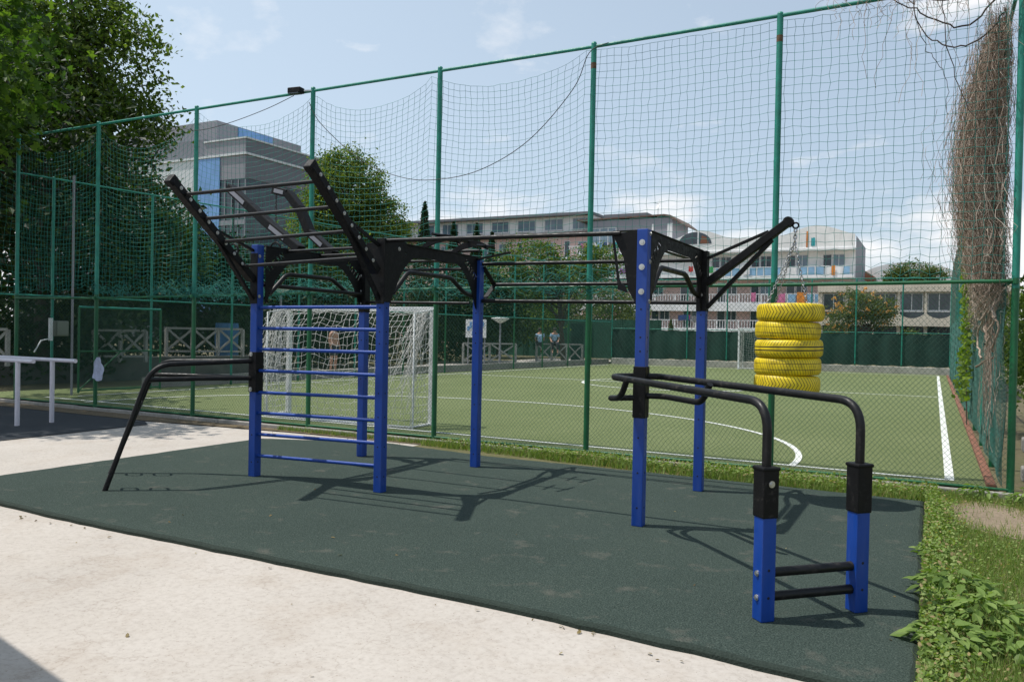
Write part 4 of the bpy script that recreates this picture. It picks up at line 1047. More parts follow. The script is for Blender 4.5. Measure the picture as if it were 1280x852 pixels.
# trees and bushes between pitch and pale building
tree('plum_tree', (-18.0, 40.6, -.03), 3.6, [(-20.4, 41.0, 5.7, 1.7, 1.6, 1.2), (-18.4, 42.0, 4.9, 1.6, 1.6, 1.1), (-16.9, 42.8, 5.6, 1.3, 1.2, 1.1), (-20.4, 41.2, 3.8, 1.9, 1.6, .8)], 460, 34, .26, .16, L_mid, 'leafy tree with slim dark trunk behind the seated people', trunk_r=.13, seed=8, limbs=24, lean=(-.5, .2))
for i, (x, y, zc, rx, rz_, mt_, lab) in enumerate((
        (-21.2, 36.3, 2.9, 1.9, 2.2, L_dark, 'large dark bush behind the right post of the near goal'),
        (-25.0, 46.0, 3.3, 3.0, 2.2, L_mid, 'spreading green tree left of the slim dark trunk'),
        (-31.0, 58.0, 4.2, 4.0, 3.2, L_mid, 'broad tree standing below the cypress row'),
        (-23.5, 58.0, 3.6, 3.4, 2.6, L_olive, 'olive green tree below the pale building'),
        (-36.5, 56.0, 4.5, 4.0, 3.6, L_dark, 'dark broad tree between lime tree and cypresses'))):
    tree('broadleaf_tree', (x, y, -.03), zc, [(x, y, zc, rx, rx, rz_), (x + rx * .6, y + .4, zc - rz_ * .25, rx * .7, rx * .7, rz_ * .75), (x - rx * .6, y, zc - rz_ * .2, rx * .7, rx * .7, rz_ * .7)], 330, 34, .40, .22, mt_, lab, trunk_r=.15, seed=70 + i, limbs=14)
# silk tree with orange blossom
ab = [(-4.9, 63.2, 3.9, 1.5, 1.3, 1.2), (-3.4, 63.8, 3.5, 1.1, 1.1, 1.0), (-5.9, 62.6, 2.9, 1.0, 1.1, 1.0)]
st_ = tree('silk_tree', (-4.0, 63.6, -.03), 3.0, ab, 230, 34, .26, .15, L_olive, 'silk tree dotted with orange blossom right of the tyres', trunk_r=.12, seed=9, limbs=22)
r_ = np.random.default_rng(91); fp, _ = crown_points([(b[0], b[1] - .2, b[2] + .15, b[3] * 1.02, b[4], b[5]) for b in ab], 75, 11, .12, r_, .95)
m = MB(); leaf_mesh(m, fp, .15, r_); m.build('blossom', L_flower, st_)
tree('olive_tree', (-2.0, 100, 4), 9.0, [(-2.2, 100.5, 9.0, 2.4, 1.5, 1.2), (-3.6, 100, 8.4, 1.4, 1.3, .8), (-.4, 101, 8.6, 1.4, 1.2, .8)], 160, 40, .36, .26, L_olive, 'grey green treetop above the beige school roof', trunk_r=.14, seed=10, limbs=8)
for i, (x, y, zc, rx, lab) in enumerate(((-1.7, 72.8, 1.55, .8, 'low bush under the scalloped panels of the beige building'), (.1, 73.3, 1.35, .7, 'small bush at the right foot of the beige building'), (-6.6, 61.5, 1.5, 1.6, 'bush at the left foot of the silk tree'))):
    tree('shrub', (x, y, -.03), zc, [(x, y, zc, rx, rx, zc * .5), (x + .5, y, zc * .6, rx, rx, zc * .5)], 90, 30, .24, .18, L_olive, lab, 'shrub', trunk_r=.05, seed=80 + i, limbs=5, trunk_name='stem')
# hedge and stone wall beyond the right fence
tree('hedge', (1.9, 15.0, -.03), 1.6, [(1.75, 13.2, 1.7, .7, 2.2, 1.0), (1.8, 16.5, 1.8, .8, 2.2, 1.1), (1.9, 20, 1.7, .9, 2.5, 1.0)], 420, 34, .17, .085, L_mid, 'bright green hedge outside the pitch at the right edge', 'hedge', trunk_r=.05, seed=12, limbs=10, trunk_name='stem')
m = MB()
for row in range(4):
    x = .95 + (row % 2) * .12
    while x < 3.2:
        L = random.uniform(.2, .36); m.box((x + L / 2, 11.2 + random.uniform(-.02, .02), .09 + row * .17), (L - .015, .3, .16), R(random.uniform(-3, 3))); x += L
tag(m.build('stone_wall', M['kerb'], loc=(1.8, 11.2, 0), bevel=.02), 'low rough stone wall outside the corner post at the right edge', 'wall')

# dry creeper on the right fence
dv = empty('dry_creeper', (.6, 13, 0), 'grey brown mass of dead creeper hanging on the right side fence', 'creeper')
dry = mat_leaf('dry_stem', (.16, .115, .085), (.36, .28, .22), (.55, .46, .38), .0, .9)
m = MB(); r_ = np.random.default_rng(14)
K_ = 6400
for batch in range(4):
    K = K_ // 4; n_ = 12; s_ = np.linspace(0, 1, n_)[None]
    y0_ = 10.3 + np.abs(r_.normal(0, 1, (K, 1))) * 2.6; zt = 5.35 - r_.random((K, 1)) ** 1.6 * 3.2 - np.clip((y0_ - 13) * .12, 0, 2); L = r_.uniform(.3, 1.6, (K, 1))
    zz = zt - L * s_ + .05 * np.sin(s_ * r_.uniform(4, 16, (K, 1)) + r_.uniform(0, 6, (K, 1)))
    bulge = .21 * np.exp(-((zz - 3.95) / 1.55) ** 2) + .045
    xx = .66 - np.abs(r_.normal(0, 1, (K, 1))) * bulge * .75 + np.cumsum(r_.normal(0, .018, (K, n_)), 1) + .035 * np.sin(s_ * r_.uniform(3, 18, (K, 1)))
    yy = y0_ + np.cumsum(r_.normal(0, .05, (K, n_)), 1) + .09 * np.sin(s_ * r_.uniform(3, 18, (K, 1)))
    L2 = np.minimum(L, np.maximum(.12, zt - 2.0 - r_.random((K, 1)) * .9)); zz = zt - L2 * s_ + .05 * np.sin(s_ * r_.uniform(4, 16, (K, 1)) + r_.uniform(0, 6, (K, 1)))
    m.thread(np.stack([xx, yy, zz], -1), .0025)
K = 70; n_ = 12
y0_ = 12.0 + r_.normal(0, .55, (K, 1)); zt = r_.uniform(1.2, 2.6, (K, 1)); L = r_.uniform(.4, 1.3, (K, 1)); s_ = np.linspace(0, 1, n_)[None]
m.thread(np.stack([.64 + np.cumsum(r_.normal(0, .012, (K, n_)), 1), y0_ + np.cumsum(r_.normal(0, .03, (K, n_)), 1), np.maximum(.05, zt - L * s_)], -1), .003)
m.build('stem', dry, dv)
m = MB()
for (p, r0_) in (([(.55, 10.2, 5.4), (.2, 10.05, 5.05), (-.25, 10.02, 5.3), (-.6, 10.05, 5.55)], .011), ([(.6, 10.2, 5.2), (.3, 10.0, 4.85), (-.1, 10.0, 4.95), (-.35, 10.05, 5.5)], .010), ([(.5, 10.1, 5.5), (.1, 10.0, 5.35), (-.5, 10.03, 5.52), (-1.0, 10.08, 5.56)], .009), ([(.0, 10.0, 5.5), (.12, 9.98, 4.6), (.3, 9.98, 4.1), (.5, 10, 3.9)], .006), ([(-.3, 10, 5.5), (-.15, 9.98, 4.9), (.05, 9.98, 4.55), (.1, 10, 4.1)], .005)):
    P = smooth(p, 7); P = P + r_.normal(0, .012, P.shape); m.tube(P, np.linspace(r0_, r0_ * .5, len(P)), 6)
m.build('branch', M['bark'], dv)
m2 = MB()
for i in range(16):
    y_ = 10.7 + abs(r_.normal(0, 1)) * 1.6; zt_ = r_.uniform(3.0, 5.3); P = smooth([(.62 + r_.normal(0, .04), y_ + r_.normal(0, .25), zt_ * f) for f in (1, .85, .7, .6, .5, .42)], 5)
    P = P + r_.normal(0, .012, P.shape); m2.tube(P, np.linspace(.006, .015, len(P)), 5, caps=False)
m2.build('branch', dry, dv)
K = 90; n_ = 10; s_ = np.linspace(0, 1, n_)[None]; x0_ = -1.2 + 1.9 * r_.random((K, 1)) ** .7; L = r_.uniform(.15, 1.0, (K, 1)) * np.where(r_.random((K, 1)) < .3, 1.3, .45)
m = MB(); m.thread(np.stack([x0_ + np.cumsum(r_.normal(0, .035, (K, n_)), 1), 10.02 + np.cumsum(r_.normal(0, .01, (K, n_)), 1), 5.58 - L * s_ + np.cumsum(r_.normal(0, .015, (K, n_)), 1)], -1), .0028); m.build('twig', dry, dv)
gv = empty('green_creeper', (.6, 16, 0), 'strip of fresh green creeper climbing the side fence beside the dry mass', 'creeper')
r_ = np.random.default_rng(15); n_ = 900; zz = r_.random(n_) * 3.4 + .5; P = np.stack([.55 + r_.normal(0, .05, n_), 17.6 + r_.normal(0, .45, n_) + .4 * np.sin(zz * 2), zz], 1)
m = MB(); leaf_mesh(m, P, .10, r_, shape='oval', aspect=.8); m.build('leaf', L_vine, gv)
MB().tube(smooth([(.6, 17.4, 0), (.58, 17.7, 1.3), (.6, 17.5, 2.6), (.58, 17.6, 3.9)]), .012, 6).build('stem', M['bark'], gv)

# grass and weeds
def inside_lawn(n_, r_):
    P = np.stack([r_.uniform(-.03, 2.4, n_), r_.uniform(2.2, 9.95, n_)], 1)
    d_ = np.hypot((P[:, 0] - .55) / .48, (P[:, 1] - 8.85) / .85)   # bare patch of earth
    keep = r_.random(n_) < np.clip((d_ - .45) * 1.1, .04, 1)
    pat = np.sin(P[:, 0] * 5.1 + 1) * np.sin(P[:, 1] * 3.3) + r_.normal(0, .5, n_)
    return P[keep & (pat > -.7)]
def blades(mb, P, h, wd, r_):
    n_ = len(P); a = r_.uniform(0, 6.283, n_); hh = h * r_.uniform(.4, 1.5, n_); ln = r_.normal(0, .5, (n_, 2)) * hh[:, None]
    dx_ = np.cos(a) * wd; dy_ = np.sin(a) * wd
    V = np.stack([np.stack([P[:, 0] - dx_, P[:, 1] - dy_, np.full(n_, -.03)], 1), np.stack([P[:, 0] + dx_, P[:, 1] + dy_, np.full(n_, -.03)], 1), np.stack([P[:, 0] + ln[:, 0], P[:, 1] + ln[:, 1], hh], 1)], 1).reshape(-1, 3)
    mb.addq(V, np.arange(n_ * 3).reshape(n_, 3))
lawn = mat_layers('lawn_soil', [(.35, (.075, .085, .025)), (.65, (.12, .115, .05))], 2.2, [(.35, (.07, .08, .022)), (.65, (.20, .155, .10))], 25, .45, bump=.6, bscale=45)[0]
sheet('lawn_ground', [(-.1, 1.5), (5, 1.5), (5, 9.99), (-6.6, 9.99), (-6.6, 9.2), (-.1, 9.2)], -.030, lawn)
dirt = mat_layers('bare_earth', [(.3, (.17, .13, .085)), (.7, (.26, .20, .14))], 3, [(.3, (.10, .085, .05)), (.7, (.36, .28, .21))], 28, .45, bump=.7, bscale=50)[0]
a = np.linspace(0, 6.283, 40)[:-1]; sheet('bare_earth', [(.58 + (.46 + .05 * math.sin(5 * t_)) * math.cos(t_), 8.85 + (.80 + .08 * math.sin(4 * t_)) * math.sin(t_)) for t_ in a], -.024, dirt)
r_ = np.random.default_rng(16)
m = MB()
P = inside_lawn(120000, r_); blades(m, P, .045, .0026, r_)
# clover-like leaflets over the turf
Q = inside_lawn(15000, r_); leaf_mesh(m, np.c_[Q, r_.uniform(.005, .035, len(Q))], .019, r_, upbias=1.2, shape='oval', aspect=.75)
# strip against the kerb
n_ = 15000; sx = -6.6 + 6.6 * r_.random(n_) ** .75; dens = .35 + .65 * (np.sin(sx * 2.7) * .5 + .5) + np.clip((sx + 4) * .15, 0, 1); wdth = np.clip(.12 + .09 * (sx + 6.5), .1, .6)
sy = 9.98 - r_.random(n_) ** .8 * (wdth + .12); keep = r_.random(n_) < dens * .8; blades(m, np.stack([sx, sy], 1)[keep], .065, .005, r_)
n_ = 11000; sx = -6.3 + 6.4 * r_.random(n_) ** .7; sy = 9.97 - r_.random(n_) * np.clip(.12 + .09 * (sx + 6.5), .1, .6); keep = r_.random(n_) < .35 + .65 * (np.sin(sx * 2.7) * .5 + .5)
leaf_mesh(m, np.stack([sx, sy, r_.uniform(.01, .09, n_)], 1)[keep], .032, r_, upbias=.9, shape='oval', aspect=.6)
# fringe along the mat's right edge, taller clumps
n_ = 5500; sy = r_.uniform(3.6, 9.3, n_); sx = -.03 + np.abs(r_.normal(0, .12, n_)); leaf_mesh(m, np.stack([sx, sy, r_.uniform(.01, .09, n_)], 1), .028, r_, upbias=.8, shape='oval', aspect=.6)
# grass sprouting at the front of the fence in the pitch litter
n_ = 1500; sx = r_.uniform(-9.5, -6.4, n_); blades(m, np.stack([sx, 9.93 + r_.normal(0, .03, n_)], 1), .05, .004, r_)
tag(m.build('grass', L_grass), 'short weedy grass beside and behind the green mat', 'grass', kind='stuff')
def weed(x, y, rad, h, nl, size, label, seed):
    r_ = np.random.default_rng(seed); t = empty('weed_plant', (x, y, -.01), label, 'weed', 'leafy weeds along the edge of the green mat')
    m = MB(); ms = MB()
    a = r_.uniform(0, 6.283, nl); rr = rad * r_.random(nl) ** .6; zz = h * (1 - .55 * (rr / rad) ** 2) * r_.uniform(.45, 1.05, nl)
    C = np.stack([x + rr * np.cos(a), y + rr * np.sin(a), zz], 1)
    # each leaf droops outward from the plant's middle
    out = np.stack([np.cos(a), np.sin(a), -.25 + r_.normal(0, .25, nl)], 1); out[:, :2] += r_.normal(0, .45, (nl, 2)); out /= np.linalg.norm(out, axis=1, keepdims=True)
    nrm = np.array((0, 0, 1.)) + r_.normal(0, .35, (nl, 3)); nrm -= out * np.sum(nrm * out, 1, keepdims=True); nrm /= np.linalg.norm(nrm, axis=1, keepdims=True); b = np.cross(nrm, out)
    s_ = size * r_.uniform(.45, 1.25, (nl, 1))
    K = [(0, 0, 0), (.22, .24, .05), (.5, .27, .04), (.8, .14, -.03), (1.05, 0, -.10), (.8, -.14, -.03), (.5, -.27, .04), (.22, -.24, .05)]
    mid = [(.5, 0, -.02)]
    V = np.stack([C + s_ * (p * out + q * b + o_ * nrm) for p, q, o_ in K + mid], 1).reshape(-1, 3)
    for i in range(nl):
        o_ = i * 9
        m.f += [(m.n + o_ + j, m.n + o_ + (j + 1) % 8, m.n + o_ + 8) for j in range(8)]
    m.v.append(V); m.n += len(V); m.mi += [0] * (8 * nl); m.sm += [False] * (8 * nl)
    m.build('leaf', L_weed, t)
    for i in range(0, nl, 4): ms.tube([(x + r_.normal(0, rad * .2), y + r_.normal(0, rad * .2), -.01), tuple(C[i])], [.003, .0018], 4, caps=False)
    ms.build('stem', L_weed, t)
weed(.16, 5.95, .24, .17, 130, .085, 'largest broad-leaved weed spilling over the right edge of the mat', 101)
weed(.30, 5.45, .22, .15, 120, .085, 'broad-leaved weed just right of the largest one', 102)
weed(.12, 4.95, .20, .12, 110, .085, 'leafy weed nearest the camera in the lower right', 103)
weed(.42, 5.0, .16, .10, 80, .07, 'small leafy weed at the lower right edge of the photo', 104)
weed(.92, 9.75, .22, .14, 90, .07, 'leafy weed against the kerb under the corner post', 105)
weed(.02, 6.9, .12, .10, 60, .06, 'small bushy weed midway along the right edge of the mat', 106)
weed(.45, 9.78, .16, .13, 60, .07, 'bushy weed at the kerb left of the corner post', 107)

# fallen leaves and grit along the mat edge and on the pavement
r_ = np.random.default_rng(77); dl_ = []
for i in range(38): x_ = r_.uniform(-7.5, -.3); dl_.append((x_, 4.16 + (.16 if x_ > -1.6 else .02) * -1 - abs(r_.normal(0, .05)) + .11, -.036))
for i in range(9): dl_.append((r_.uniform(-6.5, -.8), r_.uniform(2.0, 4.0), -.038))
for i in range(26): dl_.append((r_.uniform(-6, -.1), r_.uniform(4.5, 9.2), .006))
for i in range(120): dl_.append((r_.uniform(-12, -6.8), 9.8 - abs(r_.normal(0, .12)), -.022))
m = MB(); leaf_mesh(m, np.array(dl_), .022, r_, upbias=2.5, shape='oval', aspect=.55, sizevar=.7)
tag(m.build('fallen_leaves', mat_leaf('dry_fallen_leaf', (.07, .05, .02), (.20, .15, .06), (.38, .33, .16), .1)), 'dry fallen leaves scattered on pavement and mat', 'fallen leaves', kind='stuff')
# ------------------------------------------------------------------ background buildings
bd = empty('dormitory', (-18, 92, 0), 'white dormitory with arched parapet, blue balcony panels and laundry behind the tyres', 'building')
YB = 92.0
x0, x1 = -38.5, -7.4
def face(mb, xa, xb, za, zb, y, th=.25, mi=0): return mb.bb(xa, xb, y, y + th, za, zb, mi)
m = MB(); m.bb(x0, x1, YB + .02, YB + 13, -.5, 5.1); m.build('wall', M['pink'], bd)
m = MB(); m.bb(x0 + .0, x1, YB + .02, YB + 13, 5.1, 8.0); m.build('wall', M['brownwall'], bd)
m = MB(); m.bb(x0, x1, YB + .02, YB + 13, 8.0, 11.0); m.build('wall', M['plaster'], bd)
m = MB(); m.bb(x1 - .0, x1 + .03, YB + .02, YB + 12.9, -.5, 12.4); m.build('gable_wall', M['greyclad'], bd)
# parapet with two arched gables
par = []
for x in np.linspace(-27.0, x1, 90):
    z_ = 12.45
    for cx_, w_, h_ in ((-23.6, 3.6, 1.0), (-11.2, 4.0, 1.05)):
        d_ = abs(x - cx_) / w_
        if d_ < 1: z_ = max(z_, 12.45 + h_ * (math.cos(d_ * math.pi) * .5 + .5) ** .8)
    par.append((x, z_))
m = MB(); m.prism([(-27.0, 11.0)] + [(x, q) for x, q in par] + [(x1, 11.0)], 'y', YB - 1.35, YB - 1.15); m.build('parapet', M['plaster'], bd)
m = MB(); m.bb(-38.5, -27, YB - 1.3, YB + 6, 11.0, 11.25); m.build('roof_slab', M['slab'], bd)
# half-round opening in the left gable with junk behind
a = np.linspace(0, math.pi, 18)
m = MB(); m.prism([(-24.2 + 1.9 * math.cos(t_), 11.95 + 1.35 * math.sin(t_)) for t_ in a], 'y', YB - 1.37, YB - 1.353); m.build('arch_opening', M['glass'], bd)
m = MB(); m.bb(-23.9, -23.75, YB - 1.40, YB - 1.375, 11.7, 13.4); m.build('mullion', M['white'], bd)
m = MB(); m.prism([(-23.6, 12.0), (-22.6, 12.0), (-22.9, 12.7), (-23.4, 12.9)], 'y', YB - 1.395, YB - 1.375); m.build('arch_panel', M['brick'], bd)
for za in (2.10, 5.0, 7.9, 10.85):
    m = MB(); m.bb(x0, x1, YB - 1.45, YB + .01, za, za + .28); m.build('slab', M['slab'], bd, bevel=.03)
def balustrade(xa, xb, zb, solid):
    m = MB(); m.bb(xa, xb, YB - 1.44, YB - 1.36, zb + .92, zb + 1.0); m.bb(xa, xb, YB - 1.44, YB - 1.36, zb + solid, zb + solid + .05)
    for x in np.arange(xa + .1, xb, .30): m.bb(x, x + .07, YB - 1.42, YB - 1.38, zb + solid + .05, zb + .92)
    for x in np.arange(xa, xb, 2.4): m.bb(x, x + .16, YB - 1.46, YB - 1.34, zb, zb + 1.0)
    m.build('railing', M['rail'], bd)
    if solid > .1: m = MB(); m.bb(xa, xb, YB - 1.45, YB - 1.30, zb - .27, zb + solid - .02); m.build('balcony_band', M['slab'], bd)
balustrade(-38.4, -15.9, 5.28, .02); m = MB(); m.bb(-38.4, -15.9, YB - 1.50, YB - 1.455, 4.35, 5.25); m.build('balcony_band', M['slab'], bd)
balustrade(-38.4, -7.6, 2.38, .02); m = MB(); m.bb(-38.4, -12, YB - 1.50, YB - 1.455, 1.3, 2.3); m.build('balcony_band', M['slab'], bd)
balustrade(-38.4, -23.6, 8.18, .3)
def panels(xa, xb, zb):
    fr = MB(); fr.bb(xa, xb, YB - 1.44, YB - 1.38, zb + .95, zb + 1.02); fr.bb(xa, xb, YB - 1.44, YB - 1.38, zb, zb + .06)
    k = 0; x = xa; pn = MB()
    while x < xb - .6:
        fr.bb(x, x + .09, YB - 1.45, YB - 1.37, zb, zb + 1.0)
        wd_ = .78 if k % 2 == 0 else .62
        pn.bb(x + .10, min(xb, x + .09 + wd_), YB - 1.43, YB - 1.40, zb + .1, zb + .93, mi=0 if random.random() > .22 else 1)
        x += .1 + wd_ + (.16 if k % 3 == 2 else .04); k += 1
    fr.build('railing', M['rail'], bd); pn.build('balcony_panel', [M['bluepanel'], M['slab']], bd)
panels(-23.5, -7.7, 8.18); panels(-15.7, -9.4, 5.28); panels(-9.5, -7.6, 2.38)
def window(root, xa, xb, za, zb, y, glass='glass', mull=1, open_=False):
    m = MB(); t_ = .07
    m.bb(xa, xb, y - .06, y, zb - t_, zb); m.bb(xa, xb, y - .06, y, za, za + t_); m.bb(xa, xa + t_, y - .06, y, za + t_, zb - t_); m.bb(xb - t_, xb, y - .06, y, za + t_, zb - t_)
    for i in range(mull):
        xc = xa + (xb - xa) * (i + 1) / (mull + 1); m.bb(xc - t_ / 2, xc + t_ / 2, y - .055, y - .002, za + t_, zb - t_)
    f = m.build('window', M['frame'], root)
    m = MB(); m.bb(xa + t_, xb - t_, y - .025, y - .012, za + t_, zb - t_); m.build('pane', M[glass], f)
    m = MB(); m.bb(xa - .05, xb + .05, y - .10, y - .0, za - .08, za - .01); m.build('sill', M['slab'], f)
for lev, xs in ((8.18, (-13.3, -11.95, -10.0, -8.8, -17.0, -18.6, -21.4, -22.9)), (5.28, (-13.3, -12.0, -10.0, -8.8, -16.9, -18.4, -20.6, -22.4, -25.1, -26.8, -29, -31)), (2.38, (-13.3, -12.0, -16.9, -18.2, -20.6, -22.0, -24.6, -26.2, -28.3, -30))):
    pass
for zf, xs in ((8.18, (-13.4, -9.7, -17.2, -21.6)), (5.28, (-13.4, -9.7, -17.2, -20.9, -25.2, -29.4)), (2.38, (-13.4, -17.2, -20.9, -24.8, -28.6, -32.4)), (-.5, (-10.2, -14, -17.2, -20.9, -24.8, -28.6))):
    for x in xs:
        window(bd, x - .95, x - .02, zf + (.1 if zf != 8.18 else .85), zf + 2.35, YB, 'glass', 0)
        window(bd, x + .05, x + 1.25, zf + .95, zf + 2.35, YB, 'glass_blue' if random.random() < .4 else 'glass', 1)
# penthouse on the roof, left half
pn = empty('rooftop_house', (-32.60, 94, 11.2), 'grey rooftop storey with rusty overhanging roof on the pale building', 'rooftop storey')
m = MB(); m.bb(-38.00, -27.60, YB + 1.2, YB + 8, 11.25, 15.5); m.build('wall', M['greyclad'], pn)
m = MB(); m.bb(-28.20, -27.60, YB + 1.15, YB + 1.195, 11.3, 14.8); m.bb(-30.10, -29.90, YB + 1.15, YB + 1.195, 11.3, 14.8); m.build('pilaster', M['plaster'], pn)
m = MB(); m.prism([(-39.80, 15.72), (-28.60, 15.9), (-27.80, 15.75), (-26.50, 14.75), (-26.50, 14.6), (-27.90, 15.5), (-28.60, 15.72), (-39.80, 15.56)], 'y', YB + .95, YB + 9); m.build('roof', M['roof'], pn)
m = MB(); m.bb(-36.60, -31.00, YB + 2, YB + 6, 15.75, 16.35); m.build('roof_hatch', M['greyclad_dark'], pn)
window(pn, -37.80, -34.60, 12.6, 14.6, YB + 1.19, 'glass_blue', 2)
m = MB(); m.bb(-39.90, -30.60, YB - 1.2, YB - 1.12, 12.15, 12.23)
for x in np.arange(-39.80, -30.60, .34): m.bb(x, x + .07, YB - 1.19, YB - 1.13, 11.25, 12.15)
m.build('railing', M['rail'], pn)
dish = empty('satellite_dish', (-29.50, 93.5, 15.75), 'white satellite dish on the rooftop storey', 'satellite dish')
m = MB(); m.tube([(-29.50, 93.5, 15.6), (-29.50, 93.5, 16.9)], .05, 8); m.build('mast', M['white'], dish)
a = np.linspace(0, 2 * math.pi, 17)[:-1]; c = np.array((-29.35, 93.3, 17.2)); nn = np.array((-.75, -.5, .25)); nn /= np.linalg.norm(nn); u_, w_ = frame_of(nn)
m = MB(); V = [c - nn * .16] + [c - nn * .08 + .35 * (math.cos(t_) * u_ + math.sin(t_) * w_) for t_ in a] + [c + .62 * (math.cos(t_) * u_ + math.sin(t_) * w_) for t_ in a]
m.add(V, [(0, 1 + i, 1 + (i + 1) % 16) for i in range(16)] + [(1 + i, 17 + i, 17 + (i + 1) % 16, 1 + (i + 1) % 16) for i in range(16)], 0, True); m.build('reflector', M['white'], dish)
m = MB(); m.tube([c, c + nn * .7 - np.array((0, 0, .1))], .025, 6); m.build('feed_arm', M['greyclad_dark'], dish)

# long pale wing to the left
wg = empty('long_wing', (-52, 95, 0), 'long pink and grey building with a row of attic windows behind the cypresses', 'building')
m = MB(); m.bb(-90, -38.55, 95, 107, -.5, 14.3); m.build('wall', M['pink'], wg)
m = MB(); m.bb(-90, -38.55, 95.2, 106, 14.31, 16.6); m.build('attic_wall', M['plaster'], wg)
m = MB(); m.bb(-90, -38.4, 94.3, 107, 16.62, 16.95); m.build('roof', M['greyclad_dark'], wg)
m = MB(); m.bb(-90, -38.55, 94.5, 94.99, 14.0, 14.5); m.build('ledge', M['roof'], wg)
for i in range(13):
    x = -38.7 - i * 3.95; window(wg, x - 2.6, x, 14.85, 16.3, 95.19, 'glass_blue', 2)
for i in range(22):
    x = -39.2 - i * 2.3
    if i % 3 == 1: window(wg, x - .8, x, 10.6, 13.4, 94.99, 'glass', 0)
    else: window(wg, x - 1.2, x, 11.3, 13.3, 94.99, 'glass_blue', 1)
for za in (10.0, 6.9, 3.9):
    m = MB(); m.bb(-46, -38.6, 93.6, 94.98, za, za + .25); m.bb(-46, -38.6, 93.58, 93.66, za + .25, za + 1.2); m.build('balcony', M['slab'], wg)

# laundry on the railings
cols = {'red': (.55, .03, .03), 'pink': (.62, .18, .34), 'white': (.7, .7, .7), 'dark blue': (.03, .06, .2), 'sky blue': (.2, .42, .6), 'green': (.05, .3, .1), 'orange': (.7, .25, .04), 'grey': (.2, .2, .21), 'purple': (.28, .1, .35), 'yellow': (.65, .5, .05), 'turquoise': (.05, .35, .38), 'black': (.02, .02, .02)}
LM = {k: mat_plain('laundry_' + k.replace(' ', '_'), v, .9, var=.2, scale=3) for k, v in cols.items()}
def laundry(x, zt, wd_, h, col, where, y=YB - 1.5):
    k = 6; V = []; Fc = []
    ph = random.random() * 6
    for i in range(k + 1):
        for j in range(4): V.append((x + wd_ * i / k, y - .05 * math.sin(i * 1.9 + ph) * j / 3 - .01, zt - h * j / 3 + .03 * math.sin(i * 1.3 + ph)))
    for i in range(k):
        for j in range(3): Fc.append((i * 4 + j, i * 4 + j + 1, (i + 1) * 4 + j + 1, (i + 1) * 4 + j))
    m = MB(); m.add(V, Fc, 0, True); tag(m.build('laundry', LM[col], loc=(x, y, zt)), f'{col} laundry hanging {where}', 'laundry', 'laundry on the dormitory balconies')
laundry(-23.9, 6.35, 1.0, 1.1, 'red', 'on the middle balcony, between the two right hand blue posts')
laundry(-30.5, 6.2, .9, .8, 'turquoise', 'on the middle balcony just right of the tall blue post')
laundry(-15.3, 6.3, 1.1, 1.5, 'pink', 'on the middle balcony under the windows right of the chain')
laundry(-13.0, 6.4, 1.0, 1.2, 'orange', 'on the middle balcony at the far right beside the pink one')
laundry(-9.6, 9.2, .35, 1.0, 'orange', 'on the upper balcony among the blue panels')
laundry(-18.9, 9.4, .9, 1.0, 'white', 'on the upper balcony left of the fence post')
laundry(-22.6, 9.35, .6, .7, 'green', 'on the upper balcony behind the boom strut')
laundry(-24.8, 9.4, .5, .6, 'red', 'on the upper balcony inside the right portal')
laundry(-17.8, 6.4, .5, 1.0, 'pink', 'on the middle balcony behind the lower boom strut')
laundry(-25.9, 3.9, 1.4, .6, 'dark blue', 'on the lowest balcony between the blue posts')
laundry(-24.3, 3.8, .7, .7, 'grey', 'on the lowest balcony beside the dark blue washing')
laundry(-24.9, 3.9, .4, .5, 'red', 'on the lowest balcony over the dark washing')
for i, c_ in enumerate(('pink', 'purple', 'white', 'sky blue', 'dark blue', 'grey', 'turquoise', 'red', 'orange', 'green')):
    laundry(-38.2 + i * .7, 12.5, .6, .7 + .2 * (i % 3), c_, 'on the rooftop railing under the rusty roof', YB - 1.25)
for i, c_ in enumerate(('white', 'pink', 'sky blue', 'purple')):
    laundry(-37.6 + i * 1.5, 9.3, .9, .6, c_, 'on the railing right below the rooftop storey', YB - 1.5)
laundry(-11.7, 12.2, .4, .9, 'turquoise', 'inside the right parapet arch', YB - 1.38); laundry(-12.2, 12.9, .16, 1.7, 'orange', 'as a strip in the right parapet arch', YB - 1.38)

# beige building with scalloped panels
bg_ = empty('beige_building', (-2, 75, 0), 'beige building with scalloped panels and a dark window band at the right', 'building')
m = MB(); m.bb(-9, 6, 75.05, 87, -.5, 6.1); m.build('wall', M['beige'], bg_)
m = MB(); m.bb(-9, 6, 74.6, 75.04, 5.55, 6.3); m.build('roof_band', M['beige'], bg_, bevel=.03)
for i in range(7):
    xa = -8.7 + i * 2.03
    window(bg_, xa + .12, xa + 1.83, 4.0, 5.5, 75.04, 'glass', 1)
    m = MB(); m.bb(xa - .09, xa + .09, 74.75, 75.03, 2.6, 5.54); m.build('pilaster', M['beige'], bg_)
    a = np.linspace(0, 1, 15)
    top = [(xa + .0 + 2.03 * t_, 3.92 - .55 * math.sin(math.pi * t_) ** .6) for t_ in a]
    m = MB(); m.prism([(xa, 2.72)] + top + [(xa + 2.03, 2.72)], 'y', 74.45, 74.62); m.build('scalloped_panel', M['slab'] if False else M['beige'], bg_)
    m = MB(); m.bb(xa + .1, xa + 1.93, 74.985, 75.03, 3.2, 3.88); m.build('recess_shade', M['glass'], bg_)  # dark strip proud of the wall stands in for the recess's shade
    m = MB(); m.bb(xa + .15, xa + 1.9, 74.99, 75.03, .3, 2.7); m.build('opening', M['hole'], bg_)  # near-black sheet stands in for the unlit inside of the opening
rr_ = empty('vaulted_roof_house', (-4.5, 105, 0), 'pale vaulted roof rising behind the beige building', 'building')
a = np.linspace(0, math.pi, 20)
